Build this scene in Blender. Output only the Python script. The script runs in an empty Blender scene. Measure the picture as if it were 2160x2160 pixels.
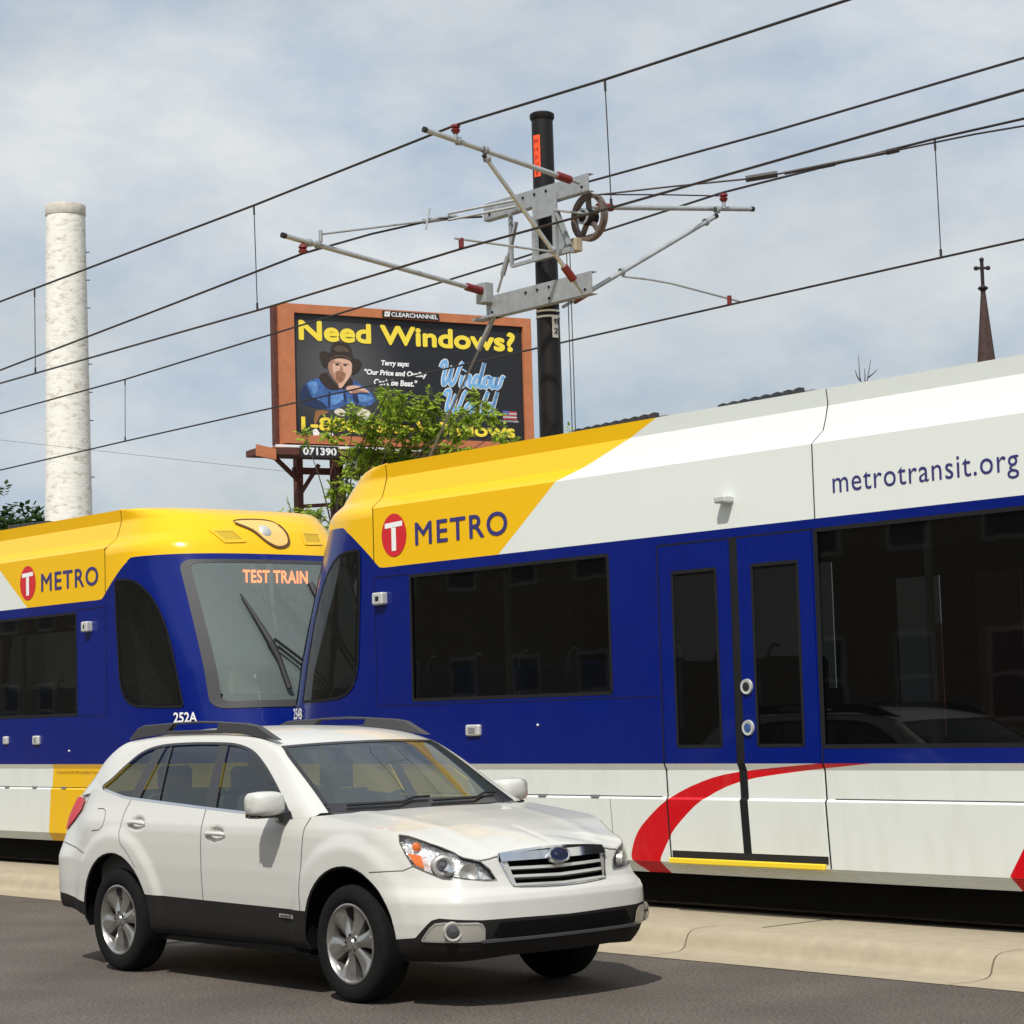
import bpy, bmesh, math, random
import numpy as np
from mathutils import Vector, Matrix

random.seed(7); np.random.seed(7)
SC = bpy.context.scene
COL = SC.collection

# ------------------------------------------------------------------ camera
cam_d = bpy.data.cameras.new('camera'); cam = bpy.data.objects.new('camera', cam_d); COL.objects.link(cam)
def _n(v):
    v = np.array(v, float); return v / np.linalg.norm(v)
FPX = 4670.0                                  # focal length for a 2160 pixel wide frame
_X = -_n([-3960, 535, FPX]); _U = _n([-1510, -51900, FPX]); _U = _n(_U - _X * np.dot(_U, _X))
_Y = np.cross(_U, _X); _M = np.stack([_X, _Y, _U], 1)   # rows: camera right, down, forward in place axes
_r, _d, _f = _M
cam.matrix_world = Matrix(((_r[0], -_d[0], -_f[0], 0), (_r[1], -_d[1], -_f[1], 0), (_r[2], -_d[2], -_f[2], 1.72), (0, 0, 0, 1)))
cam_d.sensor_width = 36; cam_d.lens = FPX / 2160 * 36; cam_d.clip_start = .1; cam_d.clip_end = 3000
SC.camera = cam

# ------------------------------------------------------------------ sky, sun, exposure
SUN = _n([.42, -.62, 1.0])
world = bpy.data.worlds.new('World'); SC.world = world; world.use_nodes = True
nt = world.node_tree; nt.nodes.clear()
wo = nt.nodes.new('ShaderNodeOutputWorld'); bg = nt.nodes.new('ShaderNodeBackground'); bg.inputs[1].default_value = .10
sky = nt.nodes.new('ShaderNodeTexSky'); sky.sky_type = 'NISHITA'; sky.sun_disc = False
sky.sun_elevation = math.asin(SUN[2]); sky.sun_rotation = math.atan2(SUN[0], SUN[1]); sky.dust_density = 2.5; sky.air_density = 1.2
tc = nt.nodes.new('ShaderNodeTexCoord')
mp = nt.nodes.new('ShaderNodeMapping'); mp.inputs['Scale'].default_value = (1.0, 1.0, 1.9); mp.inputs['Location'].default_value = (.35, .12, .2)
nz1 = nt.nodes.new('ShaderNodeTexNoise'); nz1.inputs['Scale'].default_value = 3.4; nz1.inputs['Detail'].default_value = 4; nz1.inputs['Roughness'].default_value = .5; nz1.inputs['Distortion'].default_value = .25
nz2 = nt.nodes.new('ShaderNodeTexNoise'); nz2.inputs['Scale'].default_value = 8.0; nz2.inputs['Detail'].default_value = 5; nz2.inputs['Roughness'].default_value = .6
rp = nt.nodes.new('ShaderNodeValToRGB'); rp.color_ramp.elements[0].position = .33; rp.color_ramp.elements[0].color = (.50, .50, .50, 1)
rp.color_ramp.elements[1].position = .58; rp.color_ramp.elements[1].color = (.97, .97, .97, 1)
cr2 = nt.nodes.new('ShaderNodeValToRGB'); e = cr2.color_ramp.elements
e[0].position = .32; e[0].color = (5.3, 6.4, 7.8, 1); e[1].position = .64; e[1].color = (8.5, 8.85, 8.95, 1)
mx = nt.nodes.new('ShaderNodeMix'); mx.data_type = 'RGBA'
L = nt.links.new
L(tc.outputs['Generated'], mp.inputs[0]); L(mp.outputs[0], nz1.inputs['Vector']); L(mp.outputs[0], nz2.inputs['Vector'])
L(nz1.outputs['Fac'], rp.inputs[0]); L(nz2.outputs['Fac'], cr2.inputs[0])
L(rp.outputs[0], mx.inputs[0]); L(sky.outputs[0], mx.inputs[6]); L(cr2.outputs[0], mx.inputs[7])
L(mx.outputs[2], bg.inputs[0]); L(bg.outputs[0], wo.inputs[0])
sun_d = bpy.data.lights.new('sun', 'SUN'); sun = bpy.data.objects.new('sun', sun_d); COL.objects.link(sun)
sun_d.energy = 4.6; sun_d.angle = math.radians(1.0); sun_d.color = (1, .965, .905)
sun.rotation_euler = Vector(SUN).to_track_quat('Z', 'Y').to_euler(); sun.location = (0, 0, 60)
SC.view_settings.view_transform = 'Standard'; SC.view_settings.look = 'None'; SC.view_settings.exposure = -.17; SC.view_settings.gamma = 1
SC.view_settings.use_curve_mapping = False
try:
    SC.cycles.max_bounces = 8; SC.cycles.transparent_max_bounces = 16
except Exception: pass

# ------------------------------------------------------------------ materials
MT = {}
def pbr(name, col, rough=.5, metal=0., coat=0., spec=.5, var=None, bump=None, emit=None, trans=0.):
    m = bpy.data.materials.new(name); m.use_nodes = True; MT[name] = m
    t = m.node_tree; b = t.nodes['Principled BSDF']
    b.inputs['Base Color'].default_value = (*col, 1); b.inputs['Roughness'].default_value = rough; b.inputs['Metallic'].default_value = metal
    b.inputs['Coat Weight'].default_value = coat; b.inputs['Coat Roughness'].default_value = .04; b.inputs['Specular IOR Level'].default_value = spec
    if emit: b.inputs['Emission Color'].default_value = (*emit[0], 1); b.inputs['Emission Strength'].default_value = emit[1]
    if trans: b.inputs['Transmission Weight'].default_value = trans
    if var or bump:
        g = t.nodes.new('ShaderNodeNewGeometry')
    if var:                                     # (scale, amount, detail, (stretch xyz))
        sc, am = var[0], var[1]; de = var[2] if len(var) > 2 else 6; st = var[3] if len(var) > 3 else (1, 1, 1)
        mpn = t.nodes.new('ShaderNodeMapping'); mpn.inputs['Scale'].default_value = st
        t.links.new(g.outputs['Position'], mpn.inputs[0])
        n = t.nodes.new('ShaderNodeTexNoise'); n.inputs['Scale'].default_value = sc; n.inputs['Detail'].default_value = de; n.inputs['Roughness'].default_value = .65
        t.links.new(mpn.outputs[0], n.inputs['Vector'])
        r = t.nodes.new('ShaderNodeValToRGB'); r.color_ramp.elements[0].position = .3; r.color_ramp.elements[1].position = .7
        r.color_ramp.elements[0].color = (*[c * (1 - am) for c in col], 1); r.color_ramp.elements[1].color = (*[min(1, c * (1 + am)) for c in col], 1)
        t.links.new(n.outputs['Fac'], r.inputs[0]); t.links.new(r.outputs[0], b.inputs['Base Color'])
    if bump:                                    # (scale, strength, distance)
        n2 = t.nodes.new('ShaderNodeTexNoise'); n2.inputs['Scale'].default_value = bump[0]; n2.inputs['Detail'].default_value = bump[3] if len(bump) > 3 else 4
        t.links.new(g.outputs['Position'], n2.inputs['Vector'])
        bp = t.nodes.new('ShaderNodeBump'); bp.inputs['Strength'].default_value = bump[1]; bp.inputs['Distance'].default_value = bump[2]
        t.links.new(n2.outputs['Fac'], bp.inputs['Height']); t.links.new(bp.outputs[0], b.inputs['Normal'])
    return m
def glass(name, tint, rough=.02, ior=1.5, base=None, basefac=0., wob=None):
    m = bpy.data.materials.new(name); m.use_nodes = True; MT[name] = m
    t = m.node_tree; t.nodes.clear(); o = t.nodes.new('ShaderNodeOutputMaterial')
    tr = t.nodes.new('ShaderNodeBsdfTransparent'); tr.inputs[0].default_value = (*tint, 1)
    gl = t.nodes.new('ShaderNodeBsdfGlossy'); gl.inputs['Roughness'].default_value = rough
    lw_ = t.nodes.new('ShaderNodeLayerWeight'); lw_.inputs[0].default_value = .5; F0 = ((ior - 1) / (ior + 1)) ** 2
    pw_ = t.nodes.new('ShaderNodeMath'); pw_.operation = 'POWER'; pw_.inputs[1].default_value = 5; t.links.new(lw_.outputs['Facing'], pw_.inputs[0])
    fr = t.nodes.new('ShaderNodeMath'); fr.operation = 'MULTIPLY_ADD'; fr.inputs[1].default_value = 1 - F0; fr.inputs[2].default_value = F0; t.links.new(pw_.outputs[0], fr.inputs[0])
    mxs = t.nodes.new('ShaderNodeMixShader'); src = tr.outputs[0]
    if base:
        df = t.nodes.new('ShaderNodeBsdfDiffuse'); df.inputs[0].default_value = (*base, 1)
        m2 = t.nodes.new('ShaderNodeMixShader'); m2.inputs[0].default_value = basefac
        t.links.new(tr.outputs[0], m2.inputs[1]); t.links.new(df.outputs[0], m2.inputs[2]); src = m2.outputs[0]
    if wob:
        g = t.nodes.new('ShaderNodeNewGeometry'); n2 = t.nodes.new('ShaderNodeTexNoise'); n2.inputs['Scale'].default_value = wob[0]; n2.inputs['Detail'].default_value = 2
        t.links.new(g.outputs['Position'], n2.inputs['Vector']); bp = t.nodes.new('ShaderNodeBump'); bp.inputs['Strength'].default_value = wob[1]; bp.inputs['Distance'].default_value = .02
        t.links.new(n2.outputs['Fac'], bp.inputs['Height']); t.links.new(bp.outputs[0], gl.inputs['Normal'])
    t.links.new(fr.outputs[0], mxs.inputs[0]); t.links.new(src, mxs.inputs[1]); t.links.new(gl.outputs[0], mxs.inputs[2]); t.links.new(mxs.outputs[0], o.inputs[0])
    return m

# ------------------------------------------------------------------ mesh helpers (all coordinates are place coordinates)
ORG = {}
class MB:
    def __init__(s): s.v = []; s.f = []; s.m = []; s.lp = None
    def add(s, vs, fs, m=0):
        k = len(s.v); s.v.extend([tuple(map(float, p)) for p in vs])
        for f in fs: s.f.append([i + k for i in f]); s.m.append(m)
        return s
    def box(s, lo, hi, m=0):
        x0, y0, z0 = lo; x1, y1, z1 = hi
        return s.add([(x0, y0, z0), (x1, y0, z0), (x1, y1, z0), (x0, y1, z0), (x0, y0, z1), (x1, y0, z1), (x1, y1, z1), (x0, y1, z1)],
                     [(0, 3, 2, 1), (4, 5, 6, 7), (0, 1, 5, 4), (1, 2, 6, 5), (2, 3, 7, 6), (3, 0, 4, 7)], m)
    def bar(s, p, q, w, h=None, up=(0, 0, 1), m=0):
        h = w if h is None else h
        p = Vector(p); q = Vector(q); d = (q - p).normalized(); up = Vector(up)
        if abs(d.dot(up)) > .98: up = Vector((1, 0, 0))
        a = d.cross(up).normalized(); b = a.cross(d).normalized(); a *= w / 2; b *= h / 2
        vs = [p - a - b, p + a - b, p + a + b, p - a + b, q - a - b, q + a - b, q + a + b, q - a + b]
        return s.add(vs, [(0, 1, 2, 3), (7, 6, 5, 4), (0, 4, 5, 1), (1, 5, 6, 2), (2, 6, 7, 3), (3, 7, 4, 0)], m)
    def tube(s, pts, r, n=8, m=0, caps=True):
        pts = [Vector(p) for p in pts]; rs = r if isinstance(r, (list, tuple)) else [r] * len(pts)
        rings = []; ref = None
        for i, p in enumerate(pts):
            d = (pts[min(i + 1, len(pts) - 1)] - pts[max(i - 1, 0)]).normalized()
            if ref is None:
                ref = Vector((0, 0, 1)) if abs(d.z) < .9 else Vector((1, 0, 0))
            a = d.cross(ref).normalized(); b = a.cross(d).normalized(); ref = b
            rings.append([p + (a * math.cos(2 * math.pi * j / n) + b * math.sin(2 * math.pi * j / n)) * rs[i] for j in range(n)])
        vs = [q for ring in rings for q in ring]; fs = []
        for i in range(len(pts) - 1):
            for j in range(n): fs.append((i * n + j, i * n + (j + 1) % n, (i + 1) * n + (j + 1) % n, (i + 1) * n + j))
        if caps: fs.append(tuple(range(n - 1, -1, -1))); fs.append(tuple(range((len(pts) - 1) * n, len(pts) * n)))
        return s.add(vs, fs, m)
    def lathe(s, prof, o, ax, n=24, m=0, a0=0, a1=2 * math.pi, caps=False):
        o = Vector(o); ax = Vector(ax).normalized(); ref = Vector((0, 0, 1)) if abs(ax.z) < .9 else Vector((1, 0, 0))
        a = ax.cross(ref).normalized(); b = a.cross(ax).normalized(); full = abs(a1 - a0 - 2 * math.pi) < 1e-6
        cols = n if full else n + 1; vs = []
        for (r, h) in prof:
            for j in range(cols):
                t = a0 + (a1 - a0) * j / n; vs.append(o + ax * h + (a * math.cos(t) + b * math.sin(t)) * r)
        fs = []
        for i in range(len(prof) - 1):
            for j in range(n):
                k = (j + 1) % cols; fs.append((i * cols + j, i * cols + k, (i + 1) * cols + k, (i + 1) * cols + j))
        if caps: fs.append(tuple(range(cols - 1, -1, -1))); fs.append(tuple(range((len(prof) - 1) * cols, len(prof) * cols)))
        return s.add(vs, fs, m)
    def prism(s, poly, ext, m=0):
        n = len(poly); ext = Vector(ext); vs = [Vector(p) for p in poly]; vs += [p + ext for p in vs]
        fs = [tuple(range(n)), tuple(range(2 * n - 1, n - 1, -1))] + [(i, i + n, (i + 1) % n + n, (i + 1) % n) for i in range(n)]
        return s.add(vs, fs, m)
    def grid(s, P, m=0, closed=False, skip=None):
        ny = len(P); nx = len(P[0]); vs = [p for row in P for p in row]; fs = []
        for i in range(ny - 1):
            for j in range(nx - (0 if closed else 1)):
                if skip and skip(i, j): continue
                k = (j + 1) % nx; fs.append((i * nx + j, i * nx + k, (i + 1) * nx + k, (i + 1) * nx + j))
        return s.add(vs, fs, m)
    def build(s, name, mats, parent=None, smooth=None, origin=None, lp=None, bevel=None):
        if not isinstance(mats, (list, tuple)): mats = [mats]
        o = Vector(ORG[parent.name] if parent is not None else (origin or (0, 0, 0)))
        me = bpy.data.meshes.new(name)
        me.from_pydata([tuple(Vector(p) - o) for p in s.v], [], s.f)
        for k in mats: me.materials.append(MT[k] if isinstance(k, str) else k)
        if len(mats) > 1: me.polygons.foreach_set('material_index', s.m)
        if lp is not None:
            at = me.attributes.new('lp', 'FLOAT_VECTOR', 'POINT'); at.data.foreach_set('vector', [c for p in s.v for c in lp(p)])
        bm = bmesh.new(); bm.from_mesh(me); bmesh.ops.recalc_face_normals(bm, faces=bm.faces)
        if bevel: bmesh.ops.bevel(bm, geom=list(bm.edges), offset=bevel, segments=1, affect='EDGES', clamp_overlap=True)
        bm.to_mesh(me); bm.free()
        if smooth is not None:
            me.polygons.foreach_set('use_smooth', [True] * len(me.polygons)); me.set_sharp_from_angle(angle=math.radians(smooth))
        me.update()
        ob = bpy.data.objects.new(name, me); COL.objects.link(ob)
        if parent is not None: ob.parent = parent; ORG[ob.name] = tuple(o)
        else: ob.location = o; ORG[ob.name] = tuple(o)
        return ob
def thing(name, label, cat, loc, group=None):
    o = bpy.data.objects.new(name, None); COL.objects.link(o); o.location = loc; o.empty_display_size = .2; ORG[o.name] = tuple(loc)
    o['label'] = label; o['category'] = cat
    if group: o['group'] = group
    return o
def tag(o, label, cat, group=None):
    o['label'] = label; o['category'] = cat
    if group: o['group'] = group
    return o
def struct(o): o['kind'] = 'structure'; return o
def box(name, lo, hi, mat, parent=None, bevel=None): return MB().box(lo, hi).build(name, mat, parent, bevel=bevel)
def tube(name, pts, r, mat, parent=None, n=8): return MB().tube(pts, r, n).build(name, mat, parent, smooth=40)
def patch(func, poly, du, dv, off=0., mb=None, m=0):
    """polygon in a 2-d parameter plane, cut by a grid and laid on a curved surface; func(a, b, off) -> point"""
    bm = bmesh.new(); f = bm.faces.new([bm.verts.new((a, b, 0)) for a, b in poly])
    us = [p[0] for p in poly]; vs = [p[1] for p in poly]
    for ax, lo, hi, st in ((0, min(us), max(us), du), (1, min(vs), max(vs), dv)):
        n = max(1, int(math.ceil((hi - lo) / st)))
        for i in range(1, n):
            c = [0, 0, 0]; c[ax] = lo + (hi - lo) * i / n; no = [0, 0, 0]; no[ax] = 1
            bmesh.ops.bisect_plane(bm, geom=bm.verts[:] + bm.edges[:] + bm.faces[:], plane_co=c, plane_no=no)
    bmesh.ops.triangulate(bm, faces=bm.faces[:])
    bm.verts.index_update(); mb = mb or MB()
    mb.add([func(v.co.x, v.co.y, off) for v in bm.verts], [[v.index for v in f.verts] for f in bm.faces], m); bm.free(); return mb
def ribbon(func, pts, w, off, mb=None, closed=False, step=.03, m=0):
    """thin strip of width w laid along a 2-d path on a surface"""
    P = [Vector(p) for p in pts]
    if closed: P.append(P[0])
    Q = []
    for a, b in zip(P, P[1:]):
        n = max(1, int((b - a).length / step))
        for i in range(n): Q.append(a.lerp(b, i / n))
    Q.append(P[-1]); A = []; B = []
    for i, p in enumerate(Q):
        d = (Q[min(i + 1, len(Q) - 1)] - Q[max(i - 1, 0)]); d.normalize(); nn = Vector((-d.y, d.x)) * (w / 2)
        A.append(func(p.x + nn.x, p.y + nn.y, off)); B.append(func(p.x - nn.x, p.y - nn.y, off))
    mb = mb or MB(); mb.grid([A, B], m); return mb
def smooth_poly(pts, n=4):
    """closed Catmull-Rom outline"""
    out = []; N = len(pts)
    for i in range(N):
        p0, p1, p2, p3 = [np.array(pts[(i + k) % N], float) for k in (-1, 0, 1, 2)]
        for t in np.arange(n) / n:
            out.append(tuple(.5 * ((2 * p1) + (-p0 + p2) * t + (2 * p0 - 5 * p1 + 4 * p2 - p3) * t * t + (-p0 + 3 * p1 - 3 * p2 + p3) * t ** 3)))
    return out
def curve(pts, n=6):
    """open Catmull-Rom through 3-d points"""
    P = [np.array(p, float) for p in pts]; P = [2 * P[0] - P[1]] + P + [2 * P[-1] - P[-2]]; out = []
    for i in range(1, len(P) - 2):
        p0, p1, p2, p3 = P[i - 1:i + 3]
        for t in np.arange(n) / n:
            out.append(.5 * ((2 * p1) + (-p0 + p2) * t + (2 * p0 - 5 * p1 + 4 * p2 - p3) * t * t + (-p0 + 3 * p1 - 3 * p2 + p3) * t ** 3))
    out.append(P[-2]); return out
def text(name, body, loc, right, up, w, h, mat, parent, depth=.004, bold=0., shear=0., space=1.):
    """flat lettering; bold widens the strokes by that share of the height"""
    cu = bpy.data.curves.new('txt', 'FONT'); cu.body = body; cu.size = 1; cu.shear = shear; cu.space_character = space; cu.resolution_u = 4
    ob = bpy.data.objects.new('txt', cu); COL.objects.link(ob)
    bpy.context.view_layer.update()
    me = bpy.data.meshes.new_from_object(ob.evaluated_get(bpy.context.evaluated_depsgraph_get()))
    bpy.data.objects.remove(ob); bpy.data.curves.remove(cu)
    co = np.array([v.co[:] for v in me.vertices]); fs = [list(p.vertices) for p in me.polygons]; bpy.data.meshes.remove(me)
    lo = co.min(0); hi = co.max(0); R = Vector(right).normalized(); U = Vector(up).normalized(); N = R.cross(U); fat = bold * h
    kx, ky = (w - 2 * fat) / (hi[0] - lo[0]), (h - 2 * fat) / (hi[1] - lo[1]); mb = MB()
    offs = [(0, 0)] + ([(fat * math.cos(t), fat * math.sin(t)) for t in np.arange(8) * math.pi / 4] if fat else [])
    for k, (dx, dy) in enumerate(offs):
        o = Vector(loc) + N * (depth + .0003 * k) + R * (fat + dx) + U * (fat + dy)
        mb.add([o + R * ((c[0] - lo[0]) * kx) + U * ((c[1] - lo[1]) * ky) for c in co], fs)
    return mb.build(name, mat, parent)
# ------------------------------------------------------------------ common materials
def asphalt():
    m = pbr('asphalt', (.085, .076, .068), .85, bump=(140, .5, .006, 6)); t = m.node_tree; b = t.nodes['Principled BSDF']
    g = t.nodes.new('ShaderNodeNewGeometry')
    n = t.nodes.new('ShaderNodeTexNoise'); n.inputs['Scale'].default_value = 46; n.inputs['Detail'].default_value = 8; n.inputs['Roughness'].default_value = .8
    r = t.nodes.new('ShaderNodeValToRGB'); el = r.color_ramp.elements; el[0].position = .40; el[0].color = (.030, .026, .022, 1); el[1].position = .60; el[1].color = (.165, .138, .113, 1)
    n2 = t.nodes.new('ShaderNodeTexNoise'); n2.inputs['Scale'].default_value = .9; n2.inputs['Detail'].default_value = 4
    r2 = t.nodes.new('ShaderNodeValToRGB'); r2.color_ramp.elements[0].color = (.78, .78, .78, 1); r2.color_ramp.elements[1].color = (1.15, 1.15, 1.15, 1); r2.color_ramp.elements[0].position = .35; r2.color_ramp.elements[1].position = .65
    mm = t.nodes.new('ShaderNodeMix'); mm.data_type = 'RGBA'; mm.blend_type = 'MULTIPLY'; mm.inputs[0].default_value = 1
    for x in (n, n2): t.links.new(g.outputs['Position'], x.inputs['Vector'])
    t.links.new(n.outputs['Fac'], r.inputs[0]); t.links.new(n2.outputs['Fac'], r2.inputs[0]); t.links.new(r.outputs[0], mm.inputs[6]); t.links.new(r2.outputs[0], mm.inputs[7]); t.links.new(mm.outputs[2], b.inputs['Base Color'])
asphalt()
pbr('concrete', (.37, .315, .22), .9, var=(7, .10, 10), bump=(120, .25, .004, 6))
pbr('joint', (.05, .045, .04), .95)
pbr('dirt', (.12, .10, .07), .95, var=(3, .3))
pbr('steel', (.35, .33, .31), .35, metal=1)
pbr('galv', (.34, .36, .37), .5, metal=.35, var=(14, .16))
pbr('galv_tube', (.42, .44, .45), .38, metal=.45, var=(8, .14))
pbr('rubber', (.012, .012, .013), .6)
pbr('black_paint', (.009, .008, .008), .5, spec=.3, var=(4, .25))
pbr('dark_metal', (.012, .012, .012), .7, spec=.2)
pbr('red_insulator', (.16, .012, .012), .45)
pbr('wire', (.035, .03, .03), .55, metal=.3)
pbr('white', (.78, .80, .77), .32, coat=.4)
pbr('yellow', (.83, .50, .012), .3, coat=.5)
pbr('blue_print', (.035, .03, .16), .4)
pbr('red_print', (.62, .012, .02), .4, coat=.3)
pbr('white_print', (.85, .85, .83), .45)
pbr('step_yellow', (.85, .62, .03), .5)

# ------------------------------------------------------------------ ground, road, kerb, track bed
gm = MB(); gm.add([(-1500, -1500, -.03), (1500, -1500, -.03), (1500, 1500, -.03), (-1500, 1500, -.03)], [(0, 1, 2, 3)])
struct(gm.build('ground', 'dirt'))
rm = MB(); rm.add([(-260, -2.0, 0), (120, -2.0, 0), (120, 10.70, 0), (-260, 10.70, 0)], [(0, 1, 2, 3)]); struct(rm.build('road', 'asphalt'))
rm = MB(); rm.add([(-260, 19.9, 0), (120, 19.9, 0), (120, 30, 0), (-260, 30, 0)], [(0, 1, 2, 3)]); struct(rm.build('far_road', 'asphalt'))
struct(box('pavement', (-260, -13.5, -.02), (120, -2.0, .12), 'concrete'))
slab = struct(box('track_slab', (-260, 11.42, -.02), (120, 19.3, .152), 'concrete'))
for k in range(-14, 8):
    x = -10.95 + 4.6 * k; box('slab_joint', (x - .006, 11.43, .150), (x + .006, 19.25, .1555), 'joint', slab)
for yy in (13.225, 17.4):
    for sd in (-.7175, .7175):
        rl = box('rail', (-260, yy + sd - .035, .12), (120, yy + sd + .035, .17), 'steel', slab)
kerb = thing('kerb', '', '', (-11, 11, 0)); del kerb['label']; del kerb['category']; kerb['kind'] = 'structure'
prof = [(10.69, .004), (10.95, -.002), (11.05, .002), (11.085, .012), (11.108, .04), (11.125, .085), (11.145, .122), (11.175, .146), (11.22, .157), (11.30, .16), (11.43, .16)]
for k in range(-16, 8):
    x0 = -11.36 + 2.675 * k + .008; x1 = x0 + 2.675 - .016; P = []
    n = 14
    for i in range(n + 1):
        x = x0 + (x1 - x0) * i / n; e = .012 if i in (0, n) else 0
        P.append([(x, y, max(z - (e if z > .02 else 0), .004 if y < 10.7 else -.01) ) for y, z in prof])
    mb = MB().grid(P); mb.add([P[0][j] for j in range(len(prof))] + [(x0, 11.43, -.03), (x0, 10.69, -.03)], [tuple(range(len(prof) + 2))])
    mb.add([P[-1][j] for j in range(len(prof))] + [(x1, 11.43, -.03), (x1, 10.69, -.03)], [tuple(range(len(prof) + 2))])
    mb.build('kerb_segment', 'concrete', kerb, smooth=35)
struct(box('far_kerb', (-260, 19.3, -.02), (120, 19.9, .16), 'concrete'))
# ------------------------------------------------------------------ light rail trains
def pw(t, sock, pts, smooth=False):
    """piecewise linear function of a value socket"""
    if smooth: pts = [(float(q[0]), float(q[1])) for q in curve([(x, y, 0) for x, y in pts], 3)]
    x0, x1 = pts[0][0], pts[-1][0]; ys = [p[1] for p in pts]; y0, y1 = min(ys), max(ys)
    mr = t.nodes.new('ShaderNodeMapRange'); mr.inputs[1].default_value = x0; mr.inputs[2].default_value = x1; t.links.new(sock, mr.inputs[0])
    r = t.nodes.new('ShaderNodeValToRGB'); t.links.new(mr.outputs[0], r.inputs[0]); el = r.color_ramp.elements
    el[0].position = 0; el[1].position = 1
    for x, y in pts[1:-1]: el.new((x - x0) / (x1 - x0))
    for e_, (x, y) in zip(sorted(el, key=lambda q: q.position), pts):
        c = (y - y0) / (y1 - y0 or 1); e_.color = (c, c, c, 1)
    m2 = t.nodes.new('ShaderNodeMapRange'); m2.inputs[3].default_value = y0; m2.inputs[4].default_value = y1; t.links.new(r.outputs[0], m2.inputs[0])
    return m2.outputs[0]
def mth(t, op, a, b):
    n = t.nodes.new('ShaderNodeMath'); n.operation = op
    for i, s in enumerate((a, b)):
        if isinstance(s, (int, float)): n.inputs[i].default_value = s
        else: t.links.new(s, n.inputs[i])
    return n.outputs[0]
def livery(name, red):
    m = pbr(name, (.01, .02, .25), .2, coat=.25, spec=.3); t = m.node_tree; b = t.nodes['Principled BSDF']
    at = t.nodes.new('ShaderNodeAttribute'); at.attribute_name = 'lp'; sp = t.nodes.new('ShaderNodeSeparateXYZ'); t.links.new(at.outputs['Vector'], sp.inputs[0])
    u, v, z = sp.outputs
    g = t.nodes.new('ShaderNodeNewGeometry'); nn = t.nodes.new('ShaderNodeTexNoise'); nn.inputs['Scale'].default_value = 1.7; nn.inputs['Detail'].default_value = 5; t.links.new(g.outputs['Position'], nn.inputs['Vector'])
    def mixc(fac, a, c):
        k = t.nodes.new('ShaderNodeMix'); k.data_type = 'RGBA'; t.links.new(fac, k.inputs[0])
        for i, s in ((6, a), (7, c)):
            if isinstance(s, tuple): k.inputs[i].default_value = (*s, 1)
            else: t.links.new(s, k.inputs[i])
        return k.outputs[2]
    blue = mixc(nn.outputs['Fac'], (.0005, .008, .135), (.0007, .012, .178))
    YE, WH, RE = (.86, .50, .008), (.74, .77, .72), (.60, .006, .012)
    upw = mth(t, 'LESS_THAN', u, pw(t, z, [(2.9, -1.55), (3.03, -1.74), (3.3, -2.12), (3.575, -2.5), (3.68, -2.72), (3.99, -3.52), (4.1, -3.8)]))
    up = mixc(upw, YE, WH)
    lowy = mth(t, 'GREATER_THAN', u, pw(t, z, [(.4, -1.41), (1.3, -1.20)]))
    low = mixc(lowy, WH, YE)
    if red:
        uo = pw(t, z, [(.44, -3.36), (.533, -3.22), (.62, -3.225), (.738, -3.29), (.85, -3.41), (1.02, -3.68), (1.152, -4.05), (1.224, -4.44), (1.286, -5.25)], True)
        ui = pw(t, z, [(.44, -3.6), (.533, -3.535), (.62, -3.58), (.738, -3.675), (.85, -3.80), (1.02, -4.06), (1.152, -4.445), (1.224, -5.0), (1.286, -5.75)], True)
        rd = mth(t, 'MULTIPLY', mth(t, 'LESS_THAN', u, uo), mth(t, 'GREATER_THAN', u, ui))
        u2 = pw(t, z, [(.44, -6.89), (.546, -6.835), (.766, -6.99), (1.0, -7.25), (1.286, -8.6)])
        r2 = mth(t, 'MULTIPLY', mth(t, 'LESS_THAN', u, u2), mth(t, 'GREATER_THAN', u, mth(t, 'ADD', u2, -.6)))
        low = mixc(mth(t, 'MAXIMUM', rd, r2), low, RE)
    zb = pw(t, u, [(-.5, 3.033), (-.13, 3.033), (-.05, 3.06), (.05, 3.14), (.22, 3.267), (.4, 3.385), (.52, 3.43), (.65, 3.445), (3, 3.445)], True)
    c = mixc(mth(t, 'GREATER_THAN', z, zb), blue, up)
    c = mixc(mth(t, 'LESS_THAN', z, 1.285), c, low)
    # light road dust towards the skirts, an uneven stain
    n3 = t.nodes.new('ShaderNodeTexNoise'); n3.inputs['Scale'].default_value = 6; n3.inputs['Detail'].default_value = 8
    mpn = t.nodes.new('ShaderNodeMapping'); mpn.inputs['Scale'].default_value = (1, 1, .25); t.links.new(g.outputs['Position'], mpn.inputs[0]); t.links.new(mpn.outputs[0], n3.inputs['Vector'])
    dr = t.nodes.new('ShaderNodeValToRGB'); dr.color_ramp.elements[0].position = .5; dr.color_ramp.elements[1].position = .8; dr.color_ramp.elements[1].color = (.14, .14, .14, 1); t.links.new(n3.outputs['Fac'], dr.inputs[0])
    c = mixc(mth(t, 'MULTIPLY', dr.outputs[0], mth(t, 'LESS_THAN', z, 1.285)), c, (.35, .31, .25))
    t.links.new(c, b.inputs['Base Color'])
    n4 = t.nodes.new('ShaderNodeTexNoise'); n4.inputs['Scale'].default_value = 1.3; n4.inputs['Detail'].default_value = 1.5; t.links.new(g.outputs['Position'], n4.inputs['Vector'])
    bp = t.nodes.new('ShaderNodeBump'); bp.inputs['Strength'].default_value = .12; bp.inputs['Distance'].default_value = .05; t.links.new(n4.outputs['Fac'], bp.inputs['Height']); t.links.new(bp.outputs[0], b.inputs['Normal']); t.links.new(bp.outputs[0], b.inputs['Coat Normal'])
livery('livery_plain', False); livery('livery_red', True)
glass('train_glass', (.19, .20, .20), .02, 1.5, base=(.005, .005, .005), basefac=.42, wob=(1.4, .04))
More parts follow.
